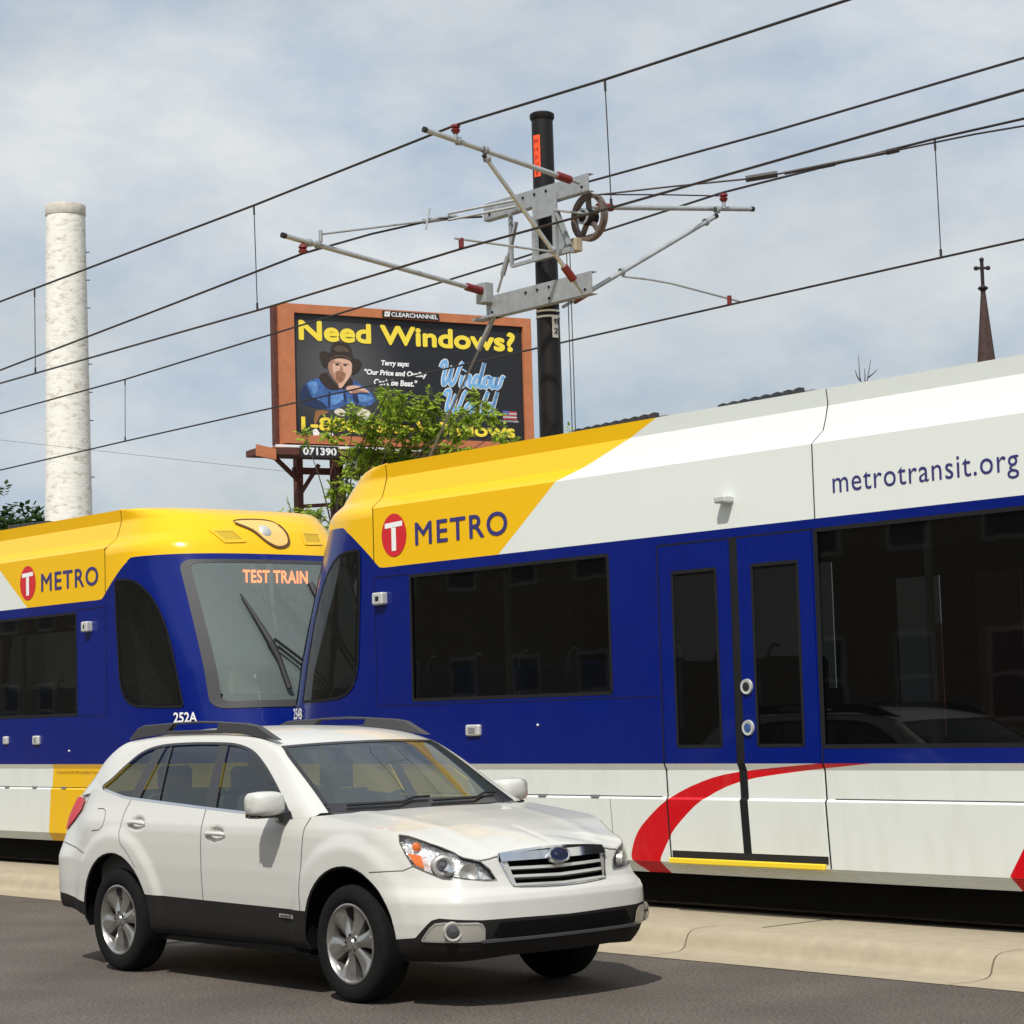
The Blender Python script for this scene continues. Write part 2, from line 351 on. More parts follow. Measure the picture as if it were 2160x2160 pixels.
glass('cab_glass', (.62, .70, .68), .03, 1.5, base=(.38, .46, .45), basefac=.30, wob=(1.2, .05))
glass('cab_side_glass', (.2, .21, .2), .02, 1.5, base=(.015, .015, .014), basefac=.4, wob=(1.2, .05))
pbr('frit', (.045, .044, .05), .6)
pbr('gasket', (.012, .012, .013), .8, spec=.2)
pbr('cab_wall', (.58, .66, .64), .6, var=(3, .12, 3, (1, 6, .3)))
pbr('cab_dark', (.004, .004, .004), .8, spec=.1)
pbr('seat_blue', (.03, .09, .25), .8, var=(20, .3)); pbr('interior', (.30, .30, .30), .6); pbr('seat_tan', (.22, .14, .07), .8)
pbr('led', (.9, .25, .06), .5, emit=((1, .22, .05), 4.0))
pbr('lens_lamp', (.80, .52, .16), .2, coat=.4); pbr('vent_mesh', (.55, .36, .02), .6, var=(260, .5, 2)); pbr('lamp_rim', (.10, .045, .012), .5)
pbr('grey_box', (.55, .56, .54), .4, metal=.2); pbr('hvac', (.03, .03, .035), .5); pbr('hvac_top', (.20, .20, .21), .5)
pbr('skirt_metal', (.60, .54, .42), .45, var=(5, .15))

YC = 13.225; HW = 1.325; NP = 3.1
OZ = np.array([(.446, .10), (.535, .045), (1.012, .014), (1.030, .030), (1.235, .022), (1.285, 0), (3.575, 0), (3.68, .13), (3.865, .195), (3.99, .178)])
LZ = np.array([(.446, 1.95), (.9, 2.12), (1.3, 2.17), (1.6, 2.16), (1.87, 2.05), (2.25, 1.92), (2.6, 1.75), (3.0, 1.54), (3.37, 1.34), (3.55, 1.26), (3.70, 1.17), (3.82, 1.06), (3.90, .94), (3.955, .78), (3.985, .56), (3.992, .3)])
def oz(z): return float(np.interp(z, OZ[:, 0], OZ[:, 1]))
def lz(z): return float(np.interp(z, LZ[:, 0], LZ[:, 1]))

class Train:
    def __init__(T, root, xs, sg, liv): T.root = root; T.xs = xs; T.sg = sg; T.liv = liv
    def w(T, u, v, z): return (T.xs + T.sg * u, YC + v, z)
    def lp(T, p): return ((p[0] - T.xs) * T.sg, p[1] - YC, p[2])
    def side(T, u, z, off=0.):                    # near side wall, straight part and nose
        W = HW - oz(z)
        if u <= .02: return T.w(u, -W - off, z)
        Lz = lz(z); a = min(u / Lz, .999); v = -W * (1 - a ** NP) ** (1 / NP)
        e = .01; a2 = min((u + e) / Lz, .9995); v2 = -W * (1 - a2 ** NP) ** (1 / NP); d = Vector((e, v2 - v)).normalized()
        return T.w(u + d.y * off, v - d.x * off, z)
    def front(T, v, z, off=0.):                   # front of the nose
        def f(v, z): W = HW - oz(z); return lz(z) * (1 - min(abs(v) / W, .9999) ** NP) ** (1 / NP)
        u = f(v, z); n = Vector((1, -(f(v + .01, z) - f(v - .01, z)) / .02, -(f(v, z + .01) - f(v, z - .01)) / .02)).normalized()
        return T.w(u + n.x * off, v + n.y * off, z + n.z * off)
    def build(T, kids, mats, name, smooth=None, lp=False): return kids.build(name, mats, T.root, smooth=smooth, lp=T.lp if lp else None)

def make_train(label, xs, sg, liv, length, holes, doors, number, num_u, metro, logo_x):
    root = thing('light_rail_train', label, 'train', (xs - sg * 4, YC, .17), 'coupled light rail cars'); T = Train(root, xs, sg, liv)
    # --- straight shell with real window openings
    us = sorted(set([0, -length] + [e for h in holes for e in h[:2]])); us += []
    usf = set(us); k = 0.
    while k > -length: usf.add(round(k, 3)); k -= .8
    us = sorted(usf)
    zs = sorted(set([.535, .8, 1.012, 1.03, 1.235, 1.285, 3.033, 3.3, 3.575, 3.68, 3.865, 3.99] + [e for h in holes for e in h[2:4]]))
    def inhole(u, z): return any(h[0] < u < h[1] and h[2] < z < h[3] for h in holes)
    for sd, nm in ((-1, 'side_wall'), (1, 'side_wall')):
        mb = MB(); P = [[T.w(u, sd * (HW - oz(z)), z) for u in us] for z in zs]
        mb.grid(P, skip=lambda i, j: inhole((us[j] + us[j + 1]) / 2, (zs[i] + zs[i + 1]) / 2))
        T.build(mb, liv, nm, 20, True)
    mb = MB(); mb.grid([[T.w(u, v, 3.99 + .03 * (1 - (v / 1.135) ** 2)) for u in us] for v in np.linspace(-1.135, 1.135, 9)]); T.build(mb, liv, 'roof', 30, True)
    # ribbed skirt step under the wall
    for sd in (-1, 1):
        mb = MB(); pr = []
        for i in range(13):
            z = .535 - .089 * i / 12; o = .045 + .055 * i / 12 + (.006 if i % 2 else 0); pr.append((o, z))
        mb.grid([[T.w(u, sd * (HW - o), z) for u in us] for o, z in pr]); T.build(mb, liv, 'skirt_step', None, True)
    # --- nose
    NZ = 84; NPH = 96; mb = MB(); P = []
    zz = list(np.linspace(.446, 3.6, 60)) + list(np.linspace(3.62, 3.9, 14)) + list(np.linspace(3.91, 3.992, 12))
    for z in zz:
        W = HW - oz(z); Lz = lz(z); row = []
        for j in range(NPH + 1):
            a = -math.pi / 2 + math.pi * j / NPH; c, s_ = max(math.cos(a), 0), math.sin(a)
            row.append(T.w(Lz * c ** (2 / NP), W * math.copysign(abs(s_) ** (2 / NP), s_), z))
        P.append(row)
    top = [T.w(0, (HW - oz(3.99)) * math.copysign(abs(math.sin(-math.pi / 2 + math.pi * j / NPH)) ** (2 / NP), j - NPH / 2), 4.0) for j in range(NPH + 1)]
    def skipn(i, j):
        q = P[i][j]; q2 = P[min(i + 1, len(P) - 1)][min(j + 1, NPH)]; z = (q[2] + q2[2]) / 2; v = (q[1] + q2[1]) / 2 - YC; u = ((q[0] + q2[0]) / 2 - xs) * sg
        if abs(v) < 1.03 and 1.90 < z < 3.32 and u > .6: return True
        if v < 0 and pin(u, z, cabw_in): return True
        return False
    mb.grid(P + [top], skip=skipn); T.build(mb, liv, 'nose_shell', 35, True)
    # cab: side glass, windscreen
    sf = T.side
    for sdn in (-1, 1):
        f = sf if sdn < 0 else (lambda u, z, off=0.: (lambda p: (p[0], 2 * YC - p[1], p[2]))(sf(u, z, off)))
        g = patch(f, cabw, .12, .15, .006); T.build(g, 'cab_side_glass', 'cab_side_window', 30)
        r = ribbon(f, cabw, .022, .008, closed=True); T.build(r, 'gasket', 'window_gasket')
    fr = T.front
    ws = smooth_rect(-1.07, 1.07, 1.83, 3.38, .10)
    g = patch(fr, ws, .12, .15, .006); gl = T.build(g, 'cab_glass', 'windscreen', 30)
    mb = MB()
    def ringgrid(outer, inner):
        A = [fr(a, b, .010) for a, b in outer]; B = [fr(a, b, .010) for a, b in inner]; mb.grid([A + [A[0]], B + [B[0]]])
    ringgrid(ws, smooth_rect(-.99, .99, 1.90, 3.34, .06)); mb.build('windscreen_border', 'frit', gl, smooth=30)
    # cab interior
    for nm, lo, hi, mat in (('cab_partition', (.0, -1.2, .6), (.06, 1.2, 3.3), 'cab_wall'), ('dashboard', (.95, -1.0, .6), (1.72, 1.0, 1.98), 'cab_dark'), ('driver_seat', (.30, -.25, .9), (.75, .30, 2.30), 'seat_tan'), ('cab_floor', (0, -1.0, .45), (1.2, 1.0, .6), 'cab_dark')):
        a = T.w(*lo); b_ = T.w(*hi); box(nm, tuple(min(a[i], b_[i]) for i in range(3)), tuple(max(a[i], b_[i]) for i in range(3)), mat, root, bevel=.03 if nm == 'driver_seat' else None)
    # wipers
    wp = MB()
    def fp(v, z, o=.05): return fr(v, z, o)
    wp.tube([fp(-.62, 2.98), fp(-.53, 2.70), fp(-.46, 2.47)], [.012, .025, .035], 6); wp.tube([fp(-.46, 2.47), fp(-.42, 2.3), fp(-.38, 2.0)], [.045, .03, .03], 6)
    wp.tube([fp(-.42, 2.50, .07), fp(-.05, 2.18, .08), fp(.25, 1.80, .08)], .016, 6); wp.tube([fp(-.40, 2.42, .07), fp(-.05, 2.10, .08), fp(.20, 1.78, .08)], .014, 6)
    T.build(wp, 'rubber', 'wiper', 40)
    bl = MB().tube([fp(.275, 3.12, .03), fp(.30, 3.02, .03), fp(.42, 2.60, .03), fp(.45, 2.4, .03)], [.03, .04, .035, .02], 6); T.build(bl, 'rubber', 'wiper', 40)
    # headlamp and vents in the cowl
    lamp = smooth_poly([(-.40, 3.80), (-.08, 3.83), (.12, 3.80), (.20, 3.68), (.17, 3.56), (.03, 3.52), (-.10, 3.58), (-.22, 3.70)], 4)
    lo = T.build(patch(fr, lamp, .06, .05, .008), 'lens_lamp', 'cowl_lamp', 30)
    ribbon(fr, lamp[9:], .028, .012).build('lamp_rim', 'lamp_rim', lo); ribbon(fr, lamp[:10], .010, .012).build('lamp_rim', 'lamp_rim', lo)
    MB().lathe([(.0, .02), (.05, .02), (.075, .0), (.085, -.01)], fr(-.06, 3.70, .004), (sg * .8, 0, .5), 16).build('reflector', 'grey_box', lo, smooth=40)
    for v0, sk in ((-.70, .10), (.42, -.02)):
        vp = [(v0, 3.70), (v0 + .24, 3.70), (v0 + .24 + sk, 3.58), (v0 + sk, 3.57)]
        vo = T.build(patch(fr, vp, .06, .05, .006), 'vent_mesh', 'cowl_vent', 30)
        ribbon(fr, vp, .03, .010, closed=True).build('vent_frame', 'yellow', vo)
    # destination sign behind the windscreen
    ub = 1.12; a = T.w(ub, -.62, 3.06)
    sgn = box('sign_box', tuple(min(a[i], b_) for i, b_ in enumerate(T.w(ub - .06, .62, 3.34))), tuple(max(a[i], b_) for i, b_ in enumerate(T.w(ub - .06, .62, 3.34))), 'frit', root)
    if sg > 0: text('sign_text', 'TEST TRAIN', T.w(ub + .01, -.33, 3.15), (0, 1, 0), (0, 0, 1), .83, .14, 'led', root, bold=.03, space=1.05)
    # --- windows
    for h in holes:
        if h[4] == 'w':
            v = -(HW - .012); mb = MB(); n = 14
            mb.grid([[T.w(h[0] + (h[1] - h[0]) * i / n, v, h[2] + (h[3] - h[2]) * j / 4) for i in range(n + 1)] for j in range(5)])
            wo_ = T.build(mb, 'train_glass', 'window')
            fm = ribbon(lambda a_, b_, o: T.w(a_, -HW - o, b_), [(h[0], h[2]), (h[1], h[2]), (h[1], h[3]), (h[0], h[3])], .03, .002, closed=True); fm.build('window_gasket', 'gasket', wo_)
            for c in h[5]: box('mullion', tuple(min(p, q) for p, q in zip(T.w(c - .02, -HW + .06, h[2]), T.w(c + .02, -HW + .02, h[3]))), tuple(max(p, q) for p, q in zip(T.w(c - .02, -HW + .06, h[2]), T.w(c + .02, -HW + .02, h[3]))), 'interior', wo_)
            mb = MB(); v = HW - .012; mb.add([T.w(h[0], v, h[2]), T.w(h[1], v, h[2]), T.w(h[1], v, h[3]), T.w(h[0], v, h[3])], [(0, 1, 2, 3)]); T.build(mb, 'train_glass', 'window')
        else:
            mb = MB(); v = HW - .012; mb.add([T.w(h[0], v, h[2]), T.w(h[1], v, h[2]), T.w(h[1], v, h[3]), T.w(h[0], v, h[3])], [(0, 1, 2, 3)]); T.build(mb, 'train_glass', 'window')
    # --- doors
    for (ua, ub_, uc, ud) in doors:               # outer, inner | inner, outer
        zs2 = [.625, .8, 1.012, 1.03, 1.235, 1.285, 1.415, 2.74, 2.95]
        for (p, q, gx) in ((ua, ub_, (ua, ub_)), (uc, ud, (uc, ud))):
            lo_, hi_ = min(p, q), max(p, q); g0 = lo_ + (.135 if (p, q) == (ua, ub_) and sg > 0 or (p, q) == (uc, ud) and sg < 0 else .155); 
            g0 = lo_ + .145; g1 = hi_ - .145; uu = [lo_, g0, g1, hi_]; mb = MB()
            P2 = [[T.w(u, -(HW - oz(z) + .008), z) for u in uu] for z in zs2]
            mb.grid(P2, skip=lambda i, j: j == 1 and zs2[i] >= 1.414 and zs2[i + 1] <= 2.741)
            # leaf thickness at its edges
            for zz0, zz1 in zip(zs2, zs2[1:]):
                for u in (lo_, hi_): mb.add([T.w(u, -(HW - oz(zz0) + .008), zz0), T.w(u, -(HW - oz(zz1) + .008), zz1), T.w(u, -(HW - oz(zz1) - .03), zz1), T.w(u, -(HW - oz(zz0) - .03), zz0)], [(0, 1, 2, 3)])
            df = T.build(mb, liv, 'door_leaf', None, True)
            gmb = MB(); gmb.add([T.w(g0, -HW - .004, 1.415), T.w(g1, -HW - .004, 1.415), T.w(g1, -HW - .004, 2.74), T.w(g0, -HW - .004, 2.74)], [(0, 1, 2, 3)])
            gmb.build('door_window', 'train_glass', df)
            ribbon(lambda a_, b_, o: T.w(a_, -HW - o, b_), [(g0, 1.415), (g1, 1.415), (g1, 2.74), (g0, 2.74)], .026, .010, closed=True).build('window_gasket', 'gasket', df)
        c0, c1 = sorted((ub_, uc)); mb = MB()
        mb.grid([[T.w(u, -(HW - oz(z) + .004), z) for u in (c0, c1)] for z in zs2]); T.build(mb, 'gasket', 'door_seal')
        o0, o1 = sorted((ua, ud))
        for u in (o0 - .02, o1 + .02):
            mb = MB(); mb.grid([[T.w(u + d, -(HW - oz(z) + .003), z) for d in (-.007, .007)] for z in [.54] + zs2[1:]]); T.build(mb, 'gasket', 'door_gap')
        mb = MB(); mb.grid([[T.w(u, -(HW + .003), z) for u in (o0 - .02, o1 + .02)] for z in (2.953, 2.965)]); T.build(mb, 'gasket', 'door_gap')
        a, b_ = T.w(o0, -(HW - .02), .53), T.w(o1, -(HW - .06), .572)
        box('door_step', tuple(min(x) for x in zip(a, T.w(o1, -(HW + .012), .572))), tuple(max(x) for x in zip(a, T.w(o1, -(HW + .012), .572))), 'step_yellow', root, bevel=.006)
        a, b_ = T.w(o0, -(HW - .040), .573), T.w(o1, -(HW - .034), .626)
        box('step_recess', tuple(min(x) for x in zip(a, b_)), tuple(max(x) for x in zip(a, b_)), 'rubber', root)
        rgt = uc if T.w(uc, 0, 0)[0] > T.w(ua, 0, 0)[0] else ub_
        for z, cm in ((1.85, 'rubber'), (1.548, 'seat_blue')):
            p = T.w(rgt, -(HW + .010), z); p = (p[0] + .055, p[1], p[2])
            bo = MB().lathe([(0, .012), (.034, .012), (.055, .016), (.058, .0)], p, (0, -1, 0), 20).build('door_button', 'grey_box', root, smooth=40)
            MB().lathe([(0, .019), (.034, .016)], p, (0, -1, 0), 16).build('button_face', cm, bo)
    # --- panel gaps
    sm = lambda pts, w=.007: T.build(ribbon(T.side, pts, w, .0035, step=.1), 'gasket', 'panel_gap')
    sm([(0, 3.10), (0, 3.575)], .010); sm([(.03, 3.58), (.03, 3.985)], .008); sm([(-5.30, 3.033), (-5.30, 3.575)], .010); sm([(-5.30, 3.58), (-5.30, 3.985)], .008)
    sm([(-3.02, .54), (-3.02, 1.012)], .004); sm([(-7.6, .54), (-7.6, 1.012)], .004); sm([(0, 1.80), (0, 2.951)], .006); sm([(0, 2.951), (holes[0][1], 2.951)], .006)
    sm([(-.0, 1.80), (-3.62, 1.80)], .005); sm([(-length, 1.032), (-5.36, 1.032)], .006); sm([(-3.60, 1.032), (-.2, 1.032)], .006)
    # --- small fittings
    for (X0, X1, z0, z1, nm, mt, th) in FIT[number]:
        b_ = box(nm, (X0, YC - HW - th, z0), (X1, YC - HW + .02, z1), mt, root, bevel=.012)
        if nm == 'marker_lamp': box('lamp_lens', (X0 + .05, YC - HW - th - .004, z0 + .025), (X1 - .05, YC - HW - th + .01, z1 - .025), 'hvac_top', b_)
        if nm == 'sensor_box': box('lamp_lens', (X0 + .06, YC - HW - th - .004, z0 + .035), (X1 - .05, YC - HW - th + .01, z1 - .035), 'gasket', b_)
    for X0 in LATCH[number]: box('latch', (X0 - .045, YC - HW + .008, 1.018), (X0 + .045, YC - HW + .04, 1.040), 'hvac_top', root)
    # --- writing
    text('lettering', 'METRO', (metro, YC - HW - .001, 3.192), (1, 0, 0), (0, 0, 1), 1.262, .205, 'blue_print', root, depth=.002, bold=.02, space=1.14)
    lg = MB().lathe([(0, .004), (.182, .004)], (logo_x, YC - HW, 3.31), (0, -1, 0), 40); lg.v = [(x, y, 3.31 + (z - 3.31) * 1.06) for x, y, z in lg.v]; lg = T.build(lg, 'red_print', 'round_logo')
    mb = MB(); x, y = logo_x, YC - HW - .0065
    mb.add([(x - .128, y, 3.375), (x + .128, y, 3.385), (x + .128, y, 3.430), (x - .128, y, 3.42)], [(0, 1, 2, 3)]); mb.add([(x - .033, y, 3.17), (x + .033, y, 3.17), (x + .033, y, 3.377), (x - .033, y, 3.377)], [(0, 1, 2, 3)]); mb.build('logo_letter', 'white_print', lg)
    u0 = num_u; pa = Vector(T.side(u0, 1.70, .012)); pb = Vector(T.side(u0 + .32, 1.70, .012))
    if sg < 0: pa, pb = pb, pa
    dr = (pb - pa); dr.z = 0
    text('car_number', number, pa, dr, (0, 0, 1), .31, .105, 'white_print', root, bold=.03)
    # --- roof gear
    for (u1, u2, rib) in ((-3.80, -5.05, 8), (-2.1, -3.45, 9)):
        hb = MB(); y0, y1 = -.80, .6
        hb.prism([T.w(u1, y0, 4.0), T.w(u1, y0 + .06, 4.05), T.w(u2 + .25, y0 + .06, 4.08), T.w(u2, y0 + .04, 4.0)], (0, 1.3, 0)); hv = T.build(hb, 'hvac_top', 'roof_unit')
        for k in range(rib):
            ua_ = u1 - .06 - k * .115; zt = 4.065 + .003 * k
            MB().prism([T.w(ua_, y0 - .02, 3.995), T.w(ua_ - .02, y0 - .02, zt), T.w(ua_ - .075, y0 - .02, zt + .01), T.w(ua_ - .085, y0 - .02, 3.995)], (0, .06, 0)).build('louvre', 'hvac', hv)
    # --- under frame and wheels
    uf = MB(); a, b_ = T.w(1.4, -1.05, .21), T.w(-length, 1.05, .50); uf.box(tuple(min(x) for x in zip(a, b_)), tuple(max(x) for x in zip(a, b_))); T.build(uf, 'cab_dark', 'underframe')  # near-black underframe, its box reaching extra low to darken the shade beneath the car
    fl = MB(); a, b_ = T.w(-.0, -1.24, .50), T.w(-length, 1.24, .54); fl.box(tuple(min(x) for x in zip(a, b_)), tuple(max(x) for x in zip(a, b_))); T.build(fl, 'interior', 'floor')
    cl = MB(); a, b_ = T.w(-.0, -1.12, 2.98), T.w(-length, 1.12, 3.02); cl.box(tuple(min(x) for x in zip(a, b_)), tuple(max(x) for x in zip(a, b_))); T.build(cl, 'interior', 'ceiling')
    for ub2 in (-1.2, -3.0):
        for sd in (-.7175, .7175):
            MB().lathe([(.04, -.07), (.33, -.07), (.33, .05), (.30, .065), (.04, .07)], T.w(ub2, sd, .50), (0, 1, 0), 24).build('wheel', 'dark_metal', root, smooth=40)
    # --- seats and grab handles by the windows
    for k in range(5):
        u = holes[0][0] * .5 + holes[0][1] * .5 + (k - 2) * .62
        for v in (-.85, .85):
            p, q = T.w(u - .07, v - .40, .6), T.w(u + .07, v + .40, 2.12)
            st = box('passenger_seat', tuple(min(x) for x in zip(p, q)), tuple(max(x) for x in zip(p, q)), 'seat_blue', root, bevel=.05)
            hd = MB().tube([T.w(u + sg * .02, v - .36, 2.0), T.w(u + sg * .05, v - .37, 2.16), T.w(u + sg * .10, v - .36, 2.22), T.w(u + sg * .16, v - .36, 2.2)], .014, 6); hd.build('grab_handle', 'grey_box', st, smooth=40)
    return root
def smooth_rect(a0, a1, b0, b1, r, n=5, k=26):
    out = []
    for cx, cy, t0 in ((a1 - r, b1 - r, 0), (a0 + r, b1 - r, 90), (a0 + r, b0 + r, 180), (a1 - r, b0 + r, 270)):
        for i in range(n + 1): t = math.radians(t0 + 90 * i / n); out.append((cx + r * math.cos(t), cy + r * math.sin(t)))
    res = []
    for p, q in zip(out, out[1:] + out[:1]):
        m_ = k if math.dist(p, q) > r else 1
        for i in range(m_): res.append((p[0] + (q[0] - p[0]) * i / m_, p[1] + (q[1] - p[1]) * i / m_))
    return res
def pin(x, y, poly):
    c = False; j = len(poly) - 1
    for i in range(len(poly)):
        xi, yi = poly[i]; xj, yj = poly[j]
        if (yi > y) != (yj > y) and x < (xj - xi) * (y - yi) / (yj - yi) + xi: c = not c
        j = i
    return c
cabw = [(.21, 3.19), (.23, 3.215), (.40, 3.215), (.55, 3.19), (.68, 3.13), (.80, 3.04), (.90, 2.93), (1.0, 2.78), (1.09, 2.60), (1.16, 2.42), (1.23, 2.2), (1.29, 2.0), (1.325, 1.89), (1.31, 1.865), (1.0, 1.868), (.62, 1.885), (.48, 1.915), (.37, 1.98), (.31, 2.07), (.275, 2.2), (.25, 2.5), (.22, 2.9)]
_cc = (.65, 2.5); cabw_in = [(_cc[0] + (a - _cc[0]) * .93, _cc[1] + (b - _cc[1]) * .95) for a, b in cabw]
FIT = {'252A': [(-21.19, -21.06, 2.70, 2.81, 'sensor_box', 'grey_box', .07), (-22.38, -22.24, 1.50, 1.60, 'marker_lamp', 'grey_box', .03), (-23.08, -22.98, 1.51, 1.60, 'marker_lamp', 'grey_box', .03), (-21.6, -21.57, 1.415, 1.44, 'stud', 'grey_box', .02)],
       '254B': [(-15.955, -15.80, 2.70, 2.81, 'sensor_box', 'grey_box', .06), (-14.71, -14.525, 1.52, 1.615, 'marker_lamp', 'grey_box', .03), (-13.80, -13.775, 1.587, 1.612, 'stud', 'grey_box', .02), (-11.60, -11.48, 3.22, 3.275, 'camera_eye', 'grey_box', .10), (-8.93, -8.915, 1.03, 1.06, 'stud', 'grey_box', .02)]}
LATCH = {'252A': (-23.06, -22.41, -21.75), '254B': (-13.78, -13.14, -8.2)}
u2 = lambda x: -15.98 - x
H2 = [(u2(-12.885), u2(-15.455), 1.84, 2.93, 'w', [u2(-14.185)]), (u2(-11.71), u2(-12.175), 1.415, 2.74, 'd'), (u2(-10.885), u2(-11.345), 1.415, 2.74, 'd'), (u2(-6.6), u2(-10.68), 1.405, 2.95, 'w', [u2(-9.70), u2(-8.1)]),
      (u2(-5.745), u2(-6.205), 1.415, 2.74, 'd'), (u2(-4.925), u2(-5.375), 1.415, 2.74, 'd'),
      (u2(-.4), u2(-4.6), 1.405, 2.95, 'w', [u2(-2.5)])]
H1 = [(-3.2, -.64, 1.82, 2.915, 'w', [-1.9]), (-4.35, -3.89, 1.415, 2.74, 'd'), (-5.18, -4.72, 1.415, 2.74, 'd'), (-9.0, -5.40, 1.405, 2.95, 'w', [-7.0])]
make_train('blue and yellow light rail car with destination sign lit, its front facing the other car', -20.77, 1, 'livery_plain', 14., H1, [(-3.74, -4.50, -4.58, -5.33)], '252A', 1.22, -22.178, -22.49)
t2 = make_train('nearer blue, yellow and white light rail car with double doors, right of the other car', -15.98, -1, 'livery_red', 22., H2, [(u2(-12.30), u2(-11.545), u2(-11.46), u2(-10.72)), (u2(-6.35), u2(-5.60), u2(-5.52), u2(-4.78))], '254B', 1.28, -15.365, -15.672)
text('lettering', 'metrotransit.org', (-10.498, YC - HW - .001, 3.149), (1, 0, 0), (0, 0, 1), 1.62, .197, 'blue_print', t2, depth=.002, bold=.0, space=1.08)
text('small_print', 'A service of the Metropolitan Council', (-21.90, YC - HW + .018, 1.18), (1, 0, 0), (0, 0, 1), .95, .035, 'lamp_rim', [o for o in bpy.data.objects if o.name == 'light_rail_train'][0])
PLAN=np.array([(3.760,0),(3.752,.20),(3.725,.42),(3.68,.63),(3.59,.765),(3.38,.85),(3.05,.882),(2.74,.885),(2.3,.895),(1.8,.90),(1.2,.905),(.6,.905),(0,.900),(-.3,.892),(-.6,.882),(-.90,.838),(-1.06,.69),(-1.11,.35),(-1.12,0)])
def _cr(P,n=24):
    P=np.vstack([2*P[0]-P[1],P,2*P[-1]-P[-2]]); P[0]=(P[2][0],-P[2][1]); P[-1]=(P[-3][0],-P[-3][1])
    out=[]
    for i in range(1,len(P)-2):
        p0,p1,p2,p3=P[i-1:i+3]
        for t in np.arange(n)/n:
            out.append(.5*((2*p1)+(-p0+p2)*t+(2*p0-5*p1+4*p2-p3)*t*t+(-p0+3*p1-3*p2+p3)*t**3))
    out.append(P[-2]); return np.array(out)
_c=_cr(PLAN); _l=np.concatenate([[0],np.cumsum(np.linalg.norm(np.diff(_c,axis=0),axis=1))]); SMAX=_l[-1]
def plan(s): return np.interp(s,_l,_c[:,0]),np.interp(s,_l,_c[:,1])
def s_of_x(x): return np.interp(-x,-_c[:,0],_l)
def s_of_y(y): k=len(_c)*5//18; return np.interp(y,_c[:k,1],_l[:k])
def ss(a,b,x): t=np.clip((x-a)/(b-a),0,1); return t*t*(3-2*t)
SD=np.array([(.26,.09),(.33,.035),(.40,.025),(.53,.02),(.60,.012),(.75,.002),(.90,0),(.98,.003),(1.03,.012),(1.08,.03),(1.15,.055),(1.22,.075),(1.32,.10)])
FD=np.array([(.22,.16),(.30,.07),(.36,.03),(.42,.01),(.50,0),(.62,.005),(.655,.02),(.70,.06),(.76,.085),(.85,.11),(.92,.14),(1.0,.20),(1.1,.28)])
RD=np.array([(.3,.06),(.45,.01),(.6,0),(.76,0),(.80,.012),(.86,.035),(.92,.055),(1.05,.09),(1.2,.16),(1.3,.2)])
def flare(x,z):
    b=0
    for cx in (0,2.74):
        r=np.hypot(x-cx,z-.36); b=b+.022*(1-ss(.55,.66,r))
    return b*(1-ss(1.0,1.06,z))
def surf(s,z):
    x,y=plan(s); e=.004
    xa,ya=plan(np.clip(s-e,0,SMAX)); xb,yb=plan(np.clip(s+e,0,SMAX))
    tx,ty=xb-xa,yb-ya; n=np.hypot(tx,ty); nx,ny=-ty/n*-1,tx/n*-1   # outward
    wf=ss(2.95,3.5,x); wr=ss(-.35,-.8,x) if 0 else 1-ss(-.8,-.35,x)
    d=(np.interp(z,SD[:,0],SD[:,1])*(1-wf)*(1-wr)+np.interp(z,FD[:,0],FD[:,1])*wf+np.interp(z,RD[:,0],RD[:,1])*wr)-flare(x,z)*(1-wf)*(1-wr)
    return x-nx*d,y-ny*d
# ------------------------------------------------------------------ white station wagon (local x forward from the rear axle, y away from the near side)
pbr('car_paint', (.595, .59, .55), .3, coat=.5, var=(220, .03, 2))
pbr('cladding', (.014, .013, .012), .7, spec=.25, var=(60, .25, 4))
pbr('tyre', (.007, .007, .007), .9, spec=.2, var=(30, .3))
pbr('alloy', (.42, .41, .39), .25, metal=.85); pbr('chrome', (.75, .75, .76), .08, metal=1); pbr('silver', (.60, .59, .55), .3, metal=.6)
pbr('rim_dark', (.012, .012, .012), .7)
pbr('pillar_black', (.02, .018, .018), .25, coat=.3); pbr('rail_grey', (.05, .05, .053), .55)
pbr('gap', (.10, .095, .085), .8); pbr('car_dark', (.005, .005, .005), .9, spec=.1)
pbr('amber', (.75, .16, .01), .15, coat=.8); pbr('tail_red', (.50, .006, .012), .3, spec=.25); pbr('emblem_blue', (.01, .015, .05), .2, coat=1)
pbr('lamp_chrome', (.93, .93, .93), .25, metal=.5, bump=(34, .6, .02, 2)); pbr('lamp_lens_dark', (.12, .12, .13), .05, coat=1, metal=.4)
pbr('fog_bezel', (.50, .48, .43), .35, metal=.4); pbr('cabin', (.06, .06, .055), .8); pbr('seat_fabric', (.30, .28, .24), .85, var=(30, .2))
pbr('fog_glass', (.05, .05, .05), .1, coat=1); pbr('mirror_face', (.8, .8, .8), .03, metal=1)
glass('lamp_cover', (.97, .97, .97), .03, 1.45); glass('car_glass', (.33, .40, .40), .015, 2.05, base=(.05, .07, .08), basefac=.10); glass('screen_glass', (.52, .60, .57), .015, 2.25, base=(.22, .27, .27), basefac=.14)
CX, CY = -13.73, 8.81
car = thing('station_wagon', 'white station wagon with dark roof rails driving past the trains', 'car', (CX + 1.37, CY, 0))
_surf0 = surf
def surf(s, z):
    x, y = _surf0(s, z)
    for hx, hz in ((.30, 1.025), (1.31, .977)):        # dished door handle cups
        rho = np.hypot((x - hx) / .115, (z - hz) / .052); y = y - .024 * (1 - ss(.45, 1.0, rho))
    return x, y
